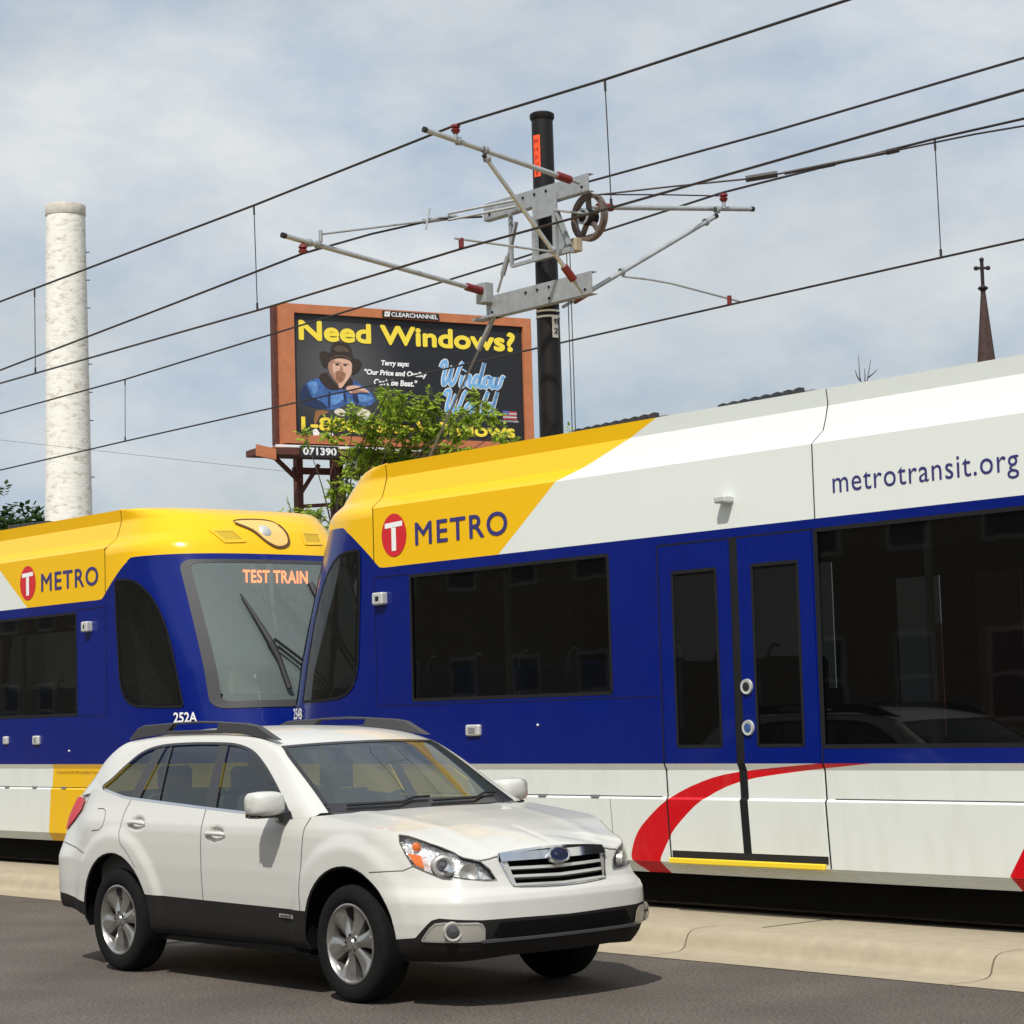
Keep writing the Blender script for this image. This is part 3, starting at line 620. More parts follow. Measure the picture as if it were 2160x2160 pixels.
def sp(s, z, off=0., sd=-1):
    x, y = surf(s, z)
    if off:
        xa, ya = surf(max(s - .01, 0), z); xb, yb = surf(min(s + .01, SMAX), z); xc, yc = surf(s, z - .01); xd, yd = surf(s, z + .01)
        t1 = Vector((xb - xa, yb - ya, 0)); t2 = Vector((xd - xc, yd - yc, .02)); n = t1.cross(t2); n.normalize()
        if s < 1.0:
            if n.x < 0: n = -n
        elif s > 5.2:
            if n.x > 0: n = -n
        elif n.y < 0: n = -n
        x += n.x * off; y += n.y * off; z += n.z * off
    return (CX + float(x), CY + sd * float(y), float(z))
near = lambda s, z, o=0.: sp(s, z, o, -1)
far = lambda s, z, o=0.: sp(s, z, o, 1)
front = lambda s, z, o=0.: sp(abs(s), z, o, 1 if s > 0 else -1)
sx = lambda x: float(s_of_x(x))
ZC = [(0, .515), (.33, .52), (.62, .521), (.88, .538), (.93, .525), (1.06, .42), (1.25, .402), (sx(2.32), .527), (sx(.30), .55), (sx(-.42), .45), (sx(-.75), .50), (SMAX, .53)]
HT = [(0, .912), (.40, .892), (.50, .868), (.575, .862), (.70, .885), (.842, .922), (1.04, .968), (1.24, 1.022), (sx(2.74), 1.078), (sx(2.45), 1.112), (sx(2.30), 1.102), (sx(2.13), 1.085), (sx(1.06), 1.137), (sx(.04), 1.19), (sx(-.30), 1.245), (sx(-.45), 1.25), (sx(-.7), 1.2), (SMAX, 1.15)]
ZB = [(0, .30), (.4, .30), (.65, .285), (1.2, .27), (sx(2.3), .29), (sx(.5), .29), (sx(-.35), .34), (sx(-.7), .40), (SMAX, .42)]
itp = lambda T_, s: float(np.interp(s, [a for a, b in T_], [b for a, b in T_]))
HL = [(1.247, 1.008), (1.192, 1.0), (1.041, .955), (.842, .911), (.70, .874), (.575, .85), (.514, .804), (.476, .738), (.562, .742), (.70, .757), (.801, .768), (.829, .755), (.897, .760), (1.041, .803), (1.123, .831), (1.185, .901), (1.233, .966)]
GR = [(.44, .862), (.43, .882), (.30, .893), (.11, .902), (0, .904), (0, .684), (.16, .687), (.33, .695), (.375, .703)]
cols = np.concatenate([np.linspace(0, 1.5, 150)[:-1], np.linspace(1.5, SMAX, 330)])
rows = [('c', t) for t in np.linspace(0, 1, 8)] + [('p', t) for t in np.linspace(0, 1, 46)[1:]]
def rz(s, r):
    zb, zc, ht = itp(ZB, s), itp(ZC, s), itp(HT, s)
    return zb + (zc - zb) * r[1] if r[0] == 'c' else zc + (ht - zc) * r[1]
ARC = ((0., .36, .455), (2.74, .36, .455))
G = [[None] * len(cols) for _ in rows]; Sg = [[None] * len(cols) for _ in rows]
for j, s in enumerate(cols):
    for i, r in enumerate(rows):
        z = rz(s, r); x, y = surf(s, z); x, y = float(x), float(y)
        G[i][j] = [x, y, z]; Sg[i][j] = (s, z)
def inarch(p): return p[1] > .6 and any(math.hypot(p[0] - a, p[2] - b) < R for a, b, R in ARC)
pm, cm = MB(), MB()
flat = {}
for sd in (-1, 1):
    for kind, mb in (('c', cm), ('p', pm)):
        idx = {}; fs = []; vs = []
        def vid(i, j):
            if (i, j) not in idx:
                x, y, z = G[i][j]
                if inarch((x, y, z)):
                    for a, b, R in ARC:
                        r = math.hypot(x - a, z - b)
                        if r < R: x = a + (x - a) * R / r; z = b + (z - b) * R / r
                idx[(i, j)] = len(vs); vs.append((CX + x, CY + sd * y, z))
            return idx[(i, j)]
        i0, i1 = (0, 7) if kind == 'c' else (7, len(rows) - 1)
        for i in range(i0, i1):
            for j in range(len(cols) - 1):
                q = [(i, j), (i, j + 1), (i + 1, j + 1), (i + 1, j)]
                if all(inarch(G[a][b]) for a, b in q): continue
                cs_ = sum(Sg[a][b][0] for a, b in q) / 4; cz = sum(Sg[a][b][1] for a, b in q) / 4
                if cs_ < 1.3 and (pin(cs_, cz, HL) or pin(cs_, cz, GR)): continue
                fs.append([vid(a, b) for a, b in q])
        mb.add(vs, fs)
body = pm.build('body', 'car_paint', car, smooth=38); clad = cm.build('lower_cladding', 'cladding', car, smooth=38)
# bonnet
sE = sx(2.45); n1 = 70; P = []
spx = [(0, None), (.35, 3.50), (.7, 3.38), (1.05, 3.22), (1.4, 3.05), (sE, 2.52)]
xf = float(surf(0.0, itp(HT, 0))[0]); SZ = [(2.5, 1.130), (2.8, 1.102), (3.05, 1.064), (3.22, 1.028), (3.38, .990), (3.50, .957), (3.57, .936), (xf, .912)]
for sd in (-1, 1):
    P = []
    for i in range(n1 + 1):
        s = sE * i / n1; z = itp(HT, s); x, y = surf(s, z); x, y = float(x), float(y)
        cxx = float(np.interp(s, [a for a, b in spx], [xf] + [b for a, b in spx[1:]])); cz = float(np.interp(cxx, [a for a, b in SZ], [b for a, b in SZ])); row = []
        for k in range(25):
            t = k / 24; e = 1 - (1 - t) ** 1.6; yy = y * (1 - t)
            rid = .005 * math.exp(-((abs(yy) - .47 - .12 * (3.2 - cxx)) / .055) ** 2) * float(ss(0, .25, t)) * float(ss(3.62, 3.2, cxx) if 0 else 1 - ss(3.25, 3.6, cxx))
            row.append((CX + x + (cxx - x) * t, CY + sd * yy, z + (cz - z) * e + rid))
        P.append(row)
    MB().grid(P).build('bonnet', 'car_paint', car, smooth=50)
ht = lambda s: itp(HT, s)
# greenhouse
def gh(x, z):
    s = sx(min(max(x, -.6), 2.6)); zb = ht(s); yb = float(surf(s, zb)[1]) - .006
    d = max(z - zb, -.02); return yb - .40 * d - .13 * d * d
gs = lambda sd: (lambda x, z, o=0.: (CX + x, CY + sd * (gh(x, z) + o), z + o * .4))
gl = [(2.13, 1.087), (1.98, 1.195), (1.80, 1.315), (1.62, 1.42), (1.43, 1.505), (1.22, 1.548), (1.0, 1.56), (.6, 1.562), (.26, 1.548), (.05, 1.505), (-.10, 1.42), (-.24, 1.32), (-.325, 1.272), (-.29, 1.248)]
K = [(2.37, 1.108), (2.14, 1.235), (1.94, 1.36), (1.75, 1.465), (1.60, 1.525), (1.42, 1.565), (1.2, 1.584), (.8, 1.594), (.3, 1.592), (-.05, 1.574), (-.27, 1.545), (-.42, 1.46), (-.58, 1.33), (-.70, 1.2)]
W = [(2.38, .755, 1.125), (2.18, .715, 1.245), (1.98, .685, 1.365), (1.80, .655, 1.468), (1.67, .62, 1.535), (1.45, .60, 1.592), (1.2, .595, 1.612), (.8, .59, 1.622), (.3, .585, 1.619), (-.05, .575, 1.602), (-.33, .56, 1.57), (-.50, .60, 1.47), (-.66, .64, 1.33), (-.80, .68, 1.19)]
glc = curve(gl, 5); Kc = curve(K, 5); Wc = curve(W, 5)
for sd in (-1, 1):
    f = gs(sd); A = [f(p[0], p[1]) for p in glc]; B = [f(p[0], p[1]) for p in Kc]; D = [(CX + p[0], CY + sd * p[1], p[2]) for p in Wc]
    mid = [tuple((Vector(a) * .5 + Vector(b) * .5) + Vector((0, sd * .012, .008))) for a, b in zip(B, D)]
    MB().grid([A, [tuple(Vector(a).lerp(Vector(b), .5)) for a, b in zip(A, B)], B, mid, D]).build('roof_frame', 'car_paint', car, smooth=60)
    # rear quarter fill between the frame and the body
    MB().grid([[f(-.29, 1.248), f(-.45, 1.24), f(-.6, 1.215), f(-.70, 1.2)], [sp(sx(x), ht(sx(x)) - .01, .0, sd) for x in (-.29, -.45, -.6, -.70)]]).build('quarter_panel', 'car_paint', car)
    panes = {'front_window': [(1.10, 1.558), (1.22, 1.547), (1.43, 1.504), (1.62, 1.419), (1.80, 1.314), (1.98, 1.194), (2.10, 1.106), (2.125, 1.088), (1.22, 1.128)],
             'rear_window': [(.32, 1.551), (.6, 1.561), (.99, 1.559), (1.10, 1.135), (.21, 1.178)], 'quarter_window': [(.21, 1.54), (.05, 1.504), (-.10, 1.419), (-.24, 1.319), (-.32, 1.271), (-.29, 1.249), (.10, 1.185)]}
    for nm, pl in panes.items(): patch(f, pl, .3, .06, -.012).build(nm, 'car_glass', car, smooth=40)
    for nm, pl in (('pillar_trim', [(.99, 1.561), (1.10, 1.56), (1.23, 1.126), (1.10, 1.13)]), ('pillar_trim', [(.20, 1.545), (.325, 1.553), (.215, 1.172), (.09, 1.18)]), ('window_bar', [(.375, 1.555), (.40, 1.555), (.50, 1.162), (.47, 1.164)]), ('mirror_sail', [(1.86, 1.285), (1.98, 1.196), (2.12, 1.088), (1.93, 1.094)])):
        patch(f, pl, .5, .06, -.004).build(nm, 'pillar_black', car, smooth=40)
    edge = [(p[0], p[1]) for p in glc]
    ribbon(f, edge, .016, .002).build('window_seal', 'pillar_black', car); 
    belt = [(2.14, ht(sx(2.14)) + .004)] + [(x, ht(sx(x)) + .004) for x in np.linspace(2.1, -.28, 26)]
    ribbon(f, belt, .016, .006).build('belt_moulding', 'chrome', car)
    # roof rail
    y0 = CY + sd * .615; rl = MB()
    pr_ = lambda pts: rl.prism([(CX + x, y0 - .022, z) for x, z in pts], (0, .044, 0))
    pr_([(-.24, 1.592), (-.12, 1.672), (-.02, 1.695), (.40, 1.708), (.30, 1.650), (.27, 1.628), (.0, 1.615)])
    pr_([(.92, 1.654), (.96, 1.705), (1.28, 1.690), (1.42, 1.672), (1.66, 1.575), (1.5, 1.590), (1.2, 1.622), (.95, 1.632)])
    pr_([(.38, 1.694), (.38, 1.709), (.7, 1.714), (.98, 1.706), (.98, 1.690), (.7, 1.698)])
    pr_([(.25, 1.624), (.28, 1.652), (.96, 1.654), (.96, 1.628)])
    rl.build('roof_rail', 'rail_grey', car, bevel=.006)
# windscreen, roof, rear glass
nv = 24
def span(rows_, bx, bz):
    P = []
    for k, p in enumerate(rows_):
        row = []
        for j in range(nv + 1):
            v = -1 + 2 * j / nv; q = 1 - abs(v) ** 2.4; row.append((CX + p[0] + bx(p[0]) * q, CY + v * p[1], p[2] + bz(p[0]) * q))
        P.append(row)
    return P
wsr = Wc[:21]; rfr = Wc[20:51]; rgr = Wc[50:]
ws_ = MB().grid(span(wsr, lambda x: .12, lambda x: float(np.interp(x, [1.67, 2.38], [.018, .0])))).build('windscreen', 'screen_glass', car, smooth=60)
MB().grid(span(rfr, lambda x: float(np.interp(x, [1.1, 1.67], [0, .12])), lambda x: float(np.interp(x, [-.33, .2, 1.2, 1.45, 1.67], [.03, .045, .045, .036, .018])))).build('roof', 'car_paint', car, smooth=60)
MB().grid(span(rgr, lambda x: -.14 * float(np.interp(x, [-.8, -.33], [1, .3])), lambda x: .02)).build('rear_screen', 'car_glass', car, smooth=60)
P = span([Wc[50]], lambda x: -.04, lambda x: .03)
tg = []
for j in range(nv + 1):                                           # tailgate under the rear glass
    v = -1 + 2 * j / nv; s = SMAX - (SMAX - sx(-.72)) * abs(v); tg.append(sp(s, ht(s), 0, -1 if v < 0 else 1))
MB().grid([[(p[0], p[1], p[2]) for p in span([Wc[-1]], lambda x: -.14, lambda x: .02)[0]], tg]).build('tailgate', 'car_paint', car, smooth=60)
# black band along the windscreen edges, cowl and wipers
scr = span(wsr, lambda x: .12, lambda x: float(np.interp(x, [1.67, 2.38], [.018, .0])))
up_ = Vector((.45, 0, .9)) * .004
bd = MB(); bd.grid([[tuple(Vector(p) + up_) for p in scr[i]] for i in (20, 19)]); bd.grid([[tuple(Vector(p) + up_) for p in scr[i]] for i in (0, 1, 2)])
for a, b_ in ((0, 1), (nv, nv - 1)): bd.grid([[tuple(Vector(scr[i][a]) + up_) for i in range(21)], [tuple(Vector(scr[i][a]).lerp(Vector(scr[i][b_]), .45) + up_) for i in range(21)]])
bd.build('screen_border', 'pillar_black', ws_)
cw = MB(); base = scr[0]; cw.grid([[tuple(Vector(p) + Vector((-.01, 0, .004))) for p in base], [tuple(Vector(p) + Vector((.05, 0, -.008))) for p in base], [tuple(Vector(p) + Vector((.16, 0, -.035))) for p in base]]); cw.build('cowl', 'pillar_black', car)
for y0, y1 in ((-.62, .02), (.0, .6)):
    pts = [Vector(scr[1 if k < 4 else 2][int(round((y + .74) / 1.48 * nv))]) + Vector((.012, 0, .018)) for k, y in enumerate(np.linspace(y0, y1, 6))]
    tube('wiper', pts, .009, 'rubber', car, 5)
# arch liners, floor
for a, b, R in ARC:
    for sd in (-1, 1):
        y1 = CY + sd * .90; y2 = CY + sd * .52
        mb = MB(); A = []; B = []; Cc = []
        for k in range(25):
            t = math.radians(-9 + 198 * k / 24); x = CX + a + (R + .003) * math.cos(t); z = b + (R + .003) * math.sin(t); s = sx(x - CX); yy = float(surf(s, z)[1]) if z > .28 else .88
            A.append((x, CY + sd * (yy + .002), z)); B.append((x, CY + sd * (yy - .02), z)); Cc.append((x, y2, z))
        mb.grid([A, B, Cc]); mb.add([(p[0], y2, p[2]) for p in Cc], [tuple(range(25))]); mb.build('wheel_arch', 'car_dark', car, smooth=60)
        ed = MB(); ed.grid([[(p[0], p[1] + sd * .004, p[2]) for p in A], [(CX + a + (p[0] - CX - a) * .972, p[1] - sd * .004, b + (p[2] - b) * .972) for p in A]]); ed.build('arch_lip', 'cladding', car, smooth=60)
fl = MB(); fl.box((CX - .9, CY - .70, .42), (CX - .48, CY + .70, .52)); fl.box((CX + .47, CY - .84, .25), (CX + 2.27, CY + .84, .40)); fl.box((CX - .5, CY - .5, .30), (CX + 3.3, CY + .5, .55)); fl.box((CX + 2.9, CY - .6, .28), (CX + 3.45, CY + .6, .34)); fl.build('underbody', 'car_dark', car)
# wheels
def wheel(x, sd):
    c = Vector((CX + x, CY + sd * .775, .352)); ax = Vector((0, sd, 0)); R = .352
    w = MB().lathe([(.225, -.11), (.30, -.115), (.335, -.105), (.35, -.08), (.352, -.04), (.352, .04), (.35, .08), (.338, .100), (.32, .110), (.29, .113), (.265, .110), (.25, .100), (.238, .094)], c, ax, 48).build('wheel', 'tyre', car, smooth=40)
    rm = MB().lathe([(.240, .094), (.242, .101), (.232, .104), (.224, .095), (.214, .06), (.205, .0), (.2, -.10)], c, ax, 48); rm.build('rim', 'alloy', w, smooth=40)
    MB().lathe([(.0, .01), (.12, .01), (.205, -.02)], c, ax, 32).build('brake', 'rim_dark', w)
    A_ = Vector((1, 0, 0)); Z_ = Vector((0, 0, 1)); ph0 = math.radians(12)
    for k in range(6):
        th = ph0 + k * math.pi / 3; d = A_ * math.cos(th) + Z_ * math.sin(th); e = A_ * -math.sin(th) + Z_ * math.cos(th); mb = MB()
        st = [(.045, .030, .090), (.09, .036, .080), (.14, .050, .074), (.19, .068, .078), (.228, .080, .092)]; T_ = []; Bt = []
        for r, hw_, h in st:
            T_.append([c + d * r + e * (q * hw_) + ax * (h - .012 * (abs(q) > .99) + (.006 if q == 0 else 0)) for q in (-1, -.55, 0, .55, 1)]); Bt.append([c + d * r + e * (q * hw_ * 1.05) + ax * (h - .055) for q in (-1, 1)])
        mb.grid(T_); mb.grid([[t_[0] for t_ in T_], [b_[0] for b_ in Bt]]); mb.grid([[t_[-1] for t_ in T_], [b_[1] for b_ in Bt]]); mb.build('spoke', 'alloy', w, smooth=25)
    hb = MB().lathe([(0, .100), (.030, .100), (.036, .092), (.062, .088), (.070, .07), (.07, .03)], c, ax, 24); hb.build('hub_cap', 'alloy', w, smooth=30)
    for k in range(5):
        th = 2 * math.pi * k / 5 + .5; p = c + (A_ * math.cos(th) + Z_ * math.sin(th)) * .052 + ax * .080; MB().lathe([(0, .016), (.009, .016), (.010, 0)], p, ax, 6).build('lug_nut', 'rim_dark', w)
for x in (0, 2.74):
    for sd in (-1, 1): wheel(x, sd)
# headlamps, grille, fog lamps, tail lamps
for sd, f in ((-1, near), (1, far)):
    hs = patch(f, [(p[0] + (p[0] - .85) * .04, p[1] + (p[1] - .86) * .06) for p in HL], .06, .05, -.045).build('headlamp', 'lamp_chrome', car, smooth=25)
    patch(f, HL, .05, .04, .004).build('lamp_cover', 'lamp_cover', hs, smooth=50)
    ribbon(f, HL, .006, .006, closed=True).build('lamp_edge', 'gap', hs)
    patch(f, [(1.180, .905), (1.085, .890), (1.045, .815), (1.115, .838)], .04, .04, -.008).build('turn_signal', 'amber', hs, smooth=40)
    def disc(s, z, r, off, mat, nm, prof=None, dx=(1, 0, 0)):
        p = f(s, z, off); dirv = Vector((.82, sd * .5, .05)); MB().lathe(prof or [(0, r * .25), (r * .6, r * .2), (r, 0)], p, dirv, 20).build(nm, mat, hs, smooth=50)
    disc(1.135, .945, .026, -.02, 'amber', 'turn_bulb')
    disc(.935, .838, .072, -.045, 'silver', 'lamp_bowl', [(.036, .03), (.05, .045), (.064, .04), (.072, 0)]); disc(.935, .838, .038, -.02, 'lamp_lens_dark', 'projector_lens')
    disc(.86, .80, .035, -.03, 'chrome', 'lamp_bowl'); disc(.655, .795, .055, -.04, 'silver', 'lamp_bowl', [(.0, .01), (.02, .012), (.045, .035), (.055, .04), (.06, 0)])
    # fog lamp
    fg = [(1.008, .407), (.935, .482), (.90, .505), (.842, .511), (.65, .505), (.622, .496), (.608, .474), (.603, .404)]
    fo = patch(f, fg, .05, .04, .005).build('fog_lamp', 'fog_bezel', car, smooth=40); ribbon(f, fg, .010, .008, closed=True).build('bezel_rim', 'silver', fo)
    p = f(.795, .462, .004); dv = Vector((.85, sd * .45, 0)); MB().lathe([(.03, .005), (.044, .014), (.052, .015), (.060, .0)], p, dv, 24).build('lamp_ring', 'fog_bezel', fo, smooth=40); MB().lathe([(0, .018), (.03, .016), (.045, .010)], p, dv, 20).build('fog_lens', 'fog_glass', fo, smooth=50)
    tl = patch(f, [(5.06, 1.165), (5.05, 1.10), (5.13, 1.04), (5.28, .955), (5.45, .95), (5.52, 1.0), (5.52, 1.12), (5.40, 1.17), (5.2, 1.185)], .06, .05, .012).build('tail_lamp', 'tail_red', car, smooth=50)
    # panel gaps and handles
    gp = lambda pts, w=.006: ribbon(f, pts, w, .0025, step=.02).build('panel_gap', 'gap', car)
    gp([(sx(2.34), ht(sx(2.34)) - .004), (sx(2.30), 1.04), (sx(2.27), .8), (sx(2.255), .525)]); gp([(sx(1.13), 1.13), (sx(1.135), .95), (sx(1.125), .54)])
    gp([(sx(.13), 1.18), (sx(.09), 1.10), (sx(.085), .96), (sx(.13), .88), (sx(.22), .82), (sx(.32), .73)], .005)
    gp([(1.123, .828), (1.19, .802), (1.30, .797), (sx(2.99), .79)], .005); gp([(5.30, .868), (5.0, .835), (sx(-.44), .80)], .006); gp([(.44, .872), (.50, .86), (.575, .853)], .006)
    gp([(4.72, 1.115), (4.64, 1.117), (4.60, 1.105), (4.575, 1.05), (4.585, 1.0), (4.63, .97), (4.74, .962)], .005)
    for hx, hz in ((.30, 1.025), (1.31, .977)):
        hd = MB().tube([sp(sx(hx - .115), hz - .002, .004, sd), sp(sx(hx - .095), hz - .001, .016, sd), sp(sx(hx), hz, .044, sd), sp(sx(hx + .09), hz, .018, sd), sp(sx(hx + .115), hz - .002, .004, sd)], [.010, .014, .015, .015, .010], 8).build('door_handle', 'car_paint', car, smooth=60)
    # mirror
    my = CY + sd * 1.0; mc = Vector((CX + 2.03, my, 1.187)); P = []
    for (t, w_, h, xo) in ((-1, .02, .02, 0), (-.97, .055, .055, .0), (-.86, .078, .070, .012), (-.3, .092, .078, .02), (.4, .09, .076, .016), (.85, .078, .066, .008), (.97, .05, .045, 0), (1, .02, .02, 0)):
        P.append([mc + Vector((xo + w_ * math.copysign(abs(math.cos(a)) ** .6, math.cos(a)), -sd * .115 * -t * -1, h * math.copysign(abs(math.sin(a)) ** .6, math.sin(a)))) for a in [2 * math.pi * k / 20 for k in range(20)]])
    mi = MB().grid(P, closed=True).add(P[0], [tuple(range(20))]).add(P[-1], [tuple(range(20))]).build('wing_mirror', 'car_paint', car, smooth=70)
    MB().box((mc.x - .05, my - .10, 1.098), (mc.x + .06, my + .10, 1.114)).build('mirror_base', 'pillar_black', mi, bevel=.008)
    MB().bar((mc.x + .02, CY + sd * .92, 1.085), (mc.x + .05, CY + sd * .84, 1.115), .09, .05).build('mirror_arm', 'pillar_black', mi)
    MB().box((mc.x - .088, my - .085, 1.10), (mc.x - .078, my + .085, 1.225)).build('mirror_glass', 'mirror_face', mi)
    # badge
    b_ = patch(f, [(sx(2.00), .474), (sx(2.00), .498), (sx(2.18), .496), (sx(2.18), .472)], .1, .1, .006).build('side_badge', 'silver', car)
    if sd < 0:
        pa, pb = Vector(f(sx(2.02), .478, .009)), Vector(f(sx(2.16), .478, .009)); text('badge_text', 'OUTBACK', pa, pb - pa, (0, 0, 1), .14, .014, 'cladding', b_, depth=.001, bold=.03)
# grille
GRF = [(-a, b) for a, b in GR[:5]] + [(a, b) for a, b in reversed(GR[:4])] + [(a, b) for a, b in reversed(GR[6:])] + [(0, .684)] + [(-a, b) for a, b in GR[6:]]
gp_ = patch(front, [(a * 1.04, .794 + (b - .794) * 1.08) for a, b in GRF], .08, .06, -.055).build('grille', 'car_dark', car)
fr_ = MB()
def rail_(z0, z1, a, hh, th, mat, nm, off, zf=None):
    m_ = MB(); pts = [(s, (z0 + (z1 - z0) * abs(s) / a)) for s in np.linspace(-a, a, 25)]
    T_ = [front(s, z + hh / 2, off) for s, z in pts]; B_ = [front(s, z - hh / 2, off + th * .3) for s, z in pts]; T2 = [front(s, z + hh / 2, off - .03) for s, z in pts]; B2 = [front(s, z - hh / 2, off - .03) for s, z in pts]
    m_.grid([T2, T_, B_, B2]); return m_.build(nm, mat, gp_, smooth=30)
rail_(.862, .862, .432, .05, .03, 'chrome', 'grille_wing', .012); rail_(.792, .80, .405, .018, .02, 'silver', 'grille_bar', .004); rail_(.742, .752, .385, .018, .02, 'silver', 'grille_bar', .004); rail_(.692, .702, .372, .018, .02, 'silver', 'grille_bar', .006)
ribbon(front, GRF, .014, .008, closed=True).build('grille_frame', 'chrome', gp_)
for sd in (-1, 1):
    for a0, a1, z0, z1 in ((.43, .37, .84, .70),):
        m_ = MB(); m_.grid([[front(sd * a0, z0, .006), front(sd * (a0 - .045), z0, .008)], [front(sd * a1, z1, .006), front(sd * (a1 - .02), z1, .008)]]); m_.build('grille_cheek', 'silver', gp_)
ec = Vector(front(0, .850, .022)); R_, U_ = Vector((0, 1, 0)), Vector((-.35, 0, .94)).normalized(); N_ = R_.cross(U_)
def ell(a, b, o, k=28): return [ec + R_ * (a * math.cos(2 * math.pi * i / k)) + U_ * (b * math.sin(2 * math.pi * i / k)) + N_ * o for i in range(k)]
em = MB(); em.add(ell(.072, .041, .012), [tuple(range(28))]); emo = em.build('emblem', 'emblem_blue', gp_)
er = MB(); er.grid([ell(.086, .052, -.02), ell(.086, .052, .012), ell(.078, .045, .018), ell(.070, .039, .012)], closed=True); er.build('emblem_ring', 'chrome', emo, smooth=30)
for a, b, r in ((-.026, .004, .022), (.012, .016, .010), (.036, .008, .010), (.016, -.006, .010), (.040, -.014, .010), (.016, -.022, .009)):
    st = MB(); cpt = ec + R_ * a + U_ * b + N_ * .014; st.add([cpt + R_ * r, cpt + (R_ + U_) * r * .22, cpt + U_ * r, cpt + (U_ - R_) * r * .22, cpt - R_ * r, cpt - (R_ + U_) * r * .22, cpt - U_ * r, cpt + (R_ - U_) * r * .22], [tuple(range(8))]); st.build('emblem_star', 'chrome', emo)
# lower intake and skid plate
patch(front, [(-.50, .50), (.50, .50), (.55, .43), (.48, .405), (-.48, .405), (-.55, .43)], .08, .05, .004).build('lower_intake', 'car_dark', car)
rail_(.402, .40, .62, .014, .012, 'rail_grey', 'intake_lip', .012)
# cabin
seat = lambda x, y: MB().prism([(CX + x, CY + y - .24, .55), (CX + x + .5, CY + y - .24, .55), (CX + x + .5, CY + y - .24, .72), (CX + x + .12, CY + y - .24, .70), (CX + x - .06, CY + y - .24, 1.22), (CX + x - .18, CY + y - .24, 1.20)], (0, .48, 0)).build('seat', 'seat_fabric', car, bevel=.03)
for x, y in ((1.05, -.37), (1.05, .37), (.15, -.40), (.15, .40)):
    st = seat(x, y); MB().box((CX + x - .20, CY + y - .13, 1.22), (CX + x - .10, CY + y + .13, 1.40)).build('headrest', 'seat_fabric', st, bevel=.03)
MB().prism([(CX + 1.75, CY - .74, .7), (CX + 2.4, CY - .74, .7), (CX + 2.42, CY - .74, 1.09), (CX + 2.1, CY - .74, 1.10), (CX + 1.85, CY - .74, 1.03)], (0, 1.48, 0)).build('dashboard', 'cabin', car)
tube('steering_wheel', [Vector((CX + 1.70 - .06 * math.sin(t), CY + .37 + .18 * math.cos(t), 1.03 + .17 * math.sin(t))) for t in np.linspace(0, 2 * math.pi, 25)], .014, 'cabin', car, 6)
for sd in (-1, 1):
    MB().box((CX - .3, CY + sd * .80 - .03, .5), (CX + 2.2, CY + sd * .80 + .03, 1.07)).build('door_card', 'cabin', car)
# ------------------------------------------------------------------ catenary pole and overhead line
pole = thing('catenary_pole', 'tall black steel pole carrying grey brackets and a tension wheel behind the trains', 'pole', (-17.37, 15.3, .15))
PX, PY = -17.37, 15.3
MB().lathe([(.16, .15), (.16, .2), (.135, .25), (.127, 4.7), (.114, 8.0)], (PX, PY, 0), (0, 0, 1), 28).build('shaft', 'black_paint', pole, smooth=40)
MB().lathe([(.118, 7.98), (.132, 8.0), (.132, 8.045), (.11, 8.06), (.04, 8.075), (0, 8.08)], (PX, PY, 0), (0, 0, 1), 24).build('pole_cap', 'black_paint', pole, smooth=40)
def channel(y, z0, z1, x0=-18.15, x1=-16.46, fl=-1):
    m_ = MB(); m_.box((x0, y - .006, z0), (x1, y + .006, z1)); m_.box((x0, min(y, y + fl * .07), z0 - .010), (x1, max(y, y + fl * .07), z0)); m_.box((x0, min(y, y + fl * .07), z1), (x1, max(y, y + fl * .07), z1 + .010))
    c = m_.build('channel_beam', 'galv', pole)
    for k in range(9):
        for zz in (z0 + .05, z1 - .05):
            if k in ((3, 4, 5) if zz > z0 + .1 else (0, 5, 8)): MB().lathe([(0, .012), (.014, .012), (.016, 0)], (x0 + .1 + k * (x1 - x0 - .2) / 8, y - .006, zz), (0, -1, 0), 6).build('bolt', 'dark_metal', c)
    return c
channel(15.11, 7.02, 7.19, fl=1); channel(15.11, 5.95, 6.17, fl=1)
bx = MB(); bx.box((-17.54, 15.08, 6.86), (-17.16, 15.10, 7.10)); bx.bar((-17.52, 15.09, 6.45), (-17.52, 15.09, 6.9), .05, .05); bx.bar((-17.19, 15.09, 6.45), (-17.19, 15.09, 6.9), .05, .05); bx.box((-17.55, 15.06, 6.42), (-16.95, 15.12, 6.47)); bx.prism([(-17.16, 15.1, 6.9), (-16.98, 15.1, 6.48), (-17.16, 15.1, 6.48)], (0, .012, 0)); bx.bar((-17.15, 15.08, 6.88), (-16.97, 15.08, 6.5), .05, .03); bx.v = [(x + .22, y, z_) for x, y, z_ in bx.v]; bx.build('wheel_bracket', 'galv', pole)
MB().bar((-16.95, 15.09, 6.90), (-16.58, 15.15, 6.80), .10, .02).build('wheel_arm', 'galv_tube', pole, bevel=.004)
MB().box((-16.86, 15.14, 6.44), (-16.72, 15.24, 6.58)).build('brake_block', 'concrete', pole, bevel=.01)
wc = Vector((-16.63, 15.26, 6.785))
pbr('wheel_iron', (.16, .12, .10), .55, metal=.4, var=(20, .3))
tw = MB().lathe([(.205, -.03), (.235, -.04), (.25, -.035), (.238, 0), (.25, .035), (.235, .04), (.205, .03), (.205, -.03)], wc, (0, 1, 0), 36).build('tension_wheel', 'wheel_iron', pole, smooth=40)
for k in range(5):
    t = 2 * math.pi * k / 5 + .35; MB().bar(wc + Vector((math.cos(t) * .05, 0, math.sin(t) * .05)), wc + Vector((math.cos(t) * .215, 0, math.sin(t) * .215)), .035, .05, up=(0, 1, 0)).build('spoke', 'wheel_iron', tw)
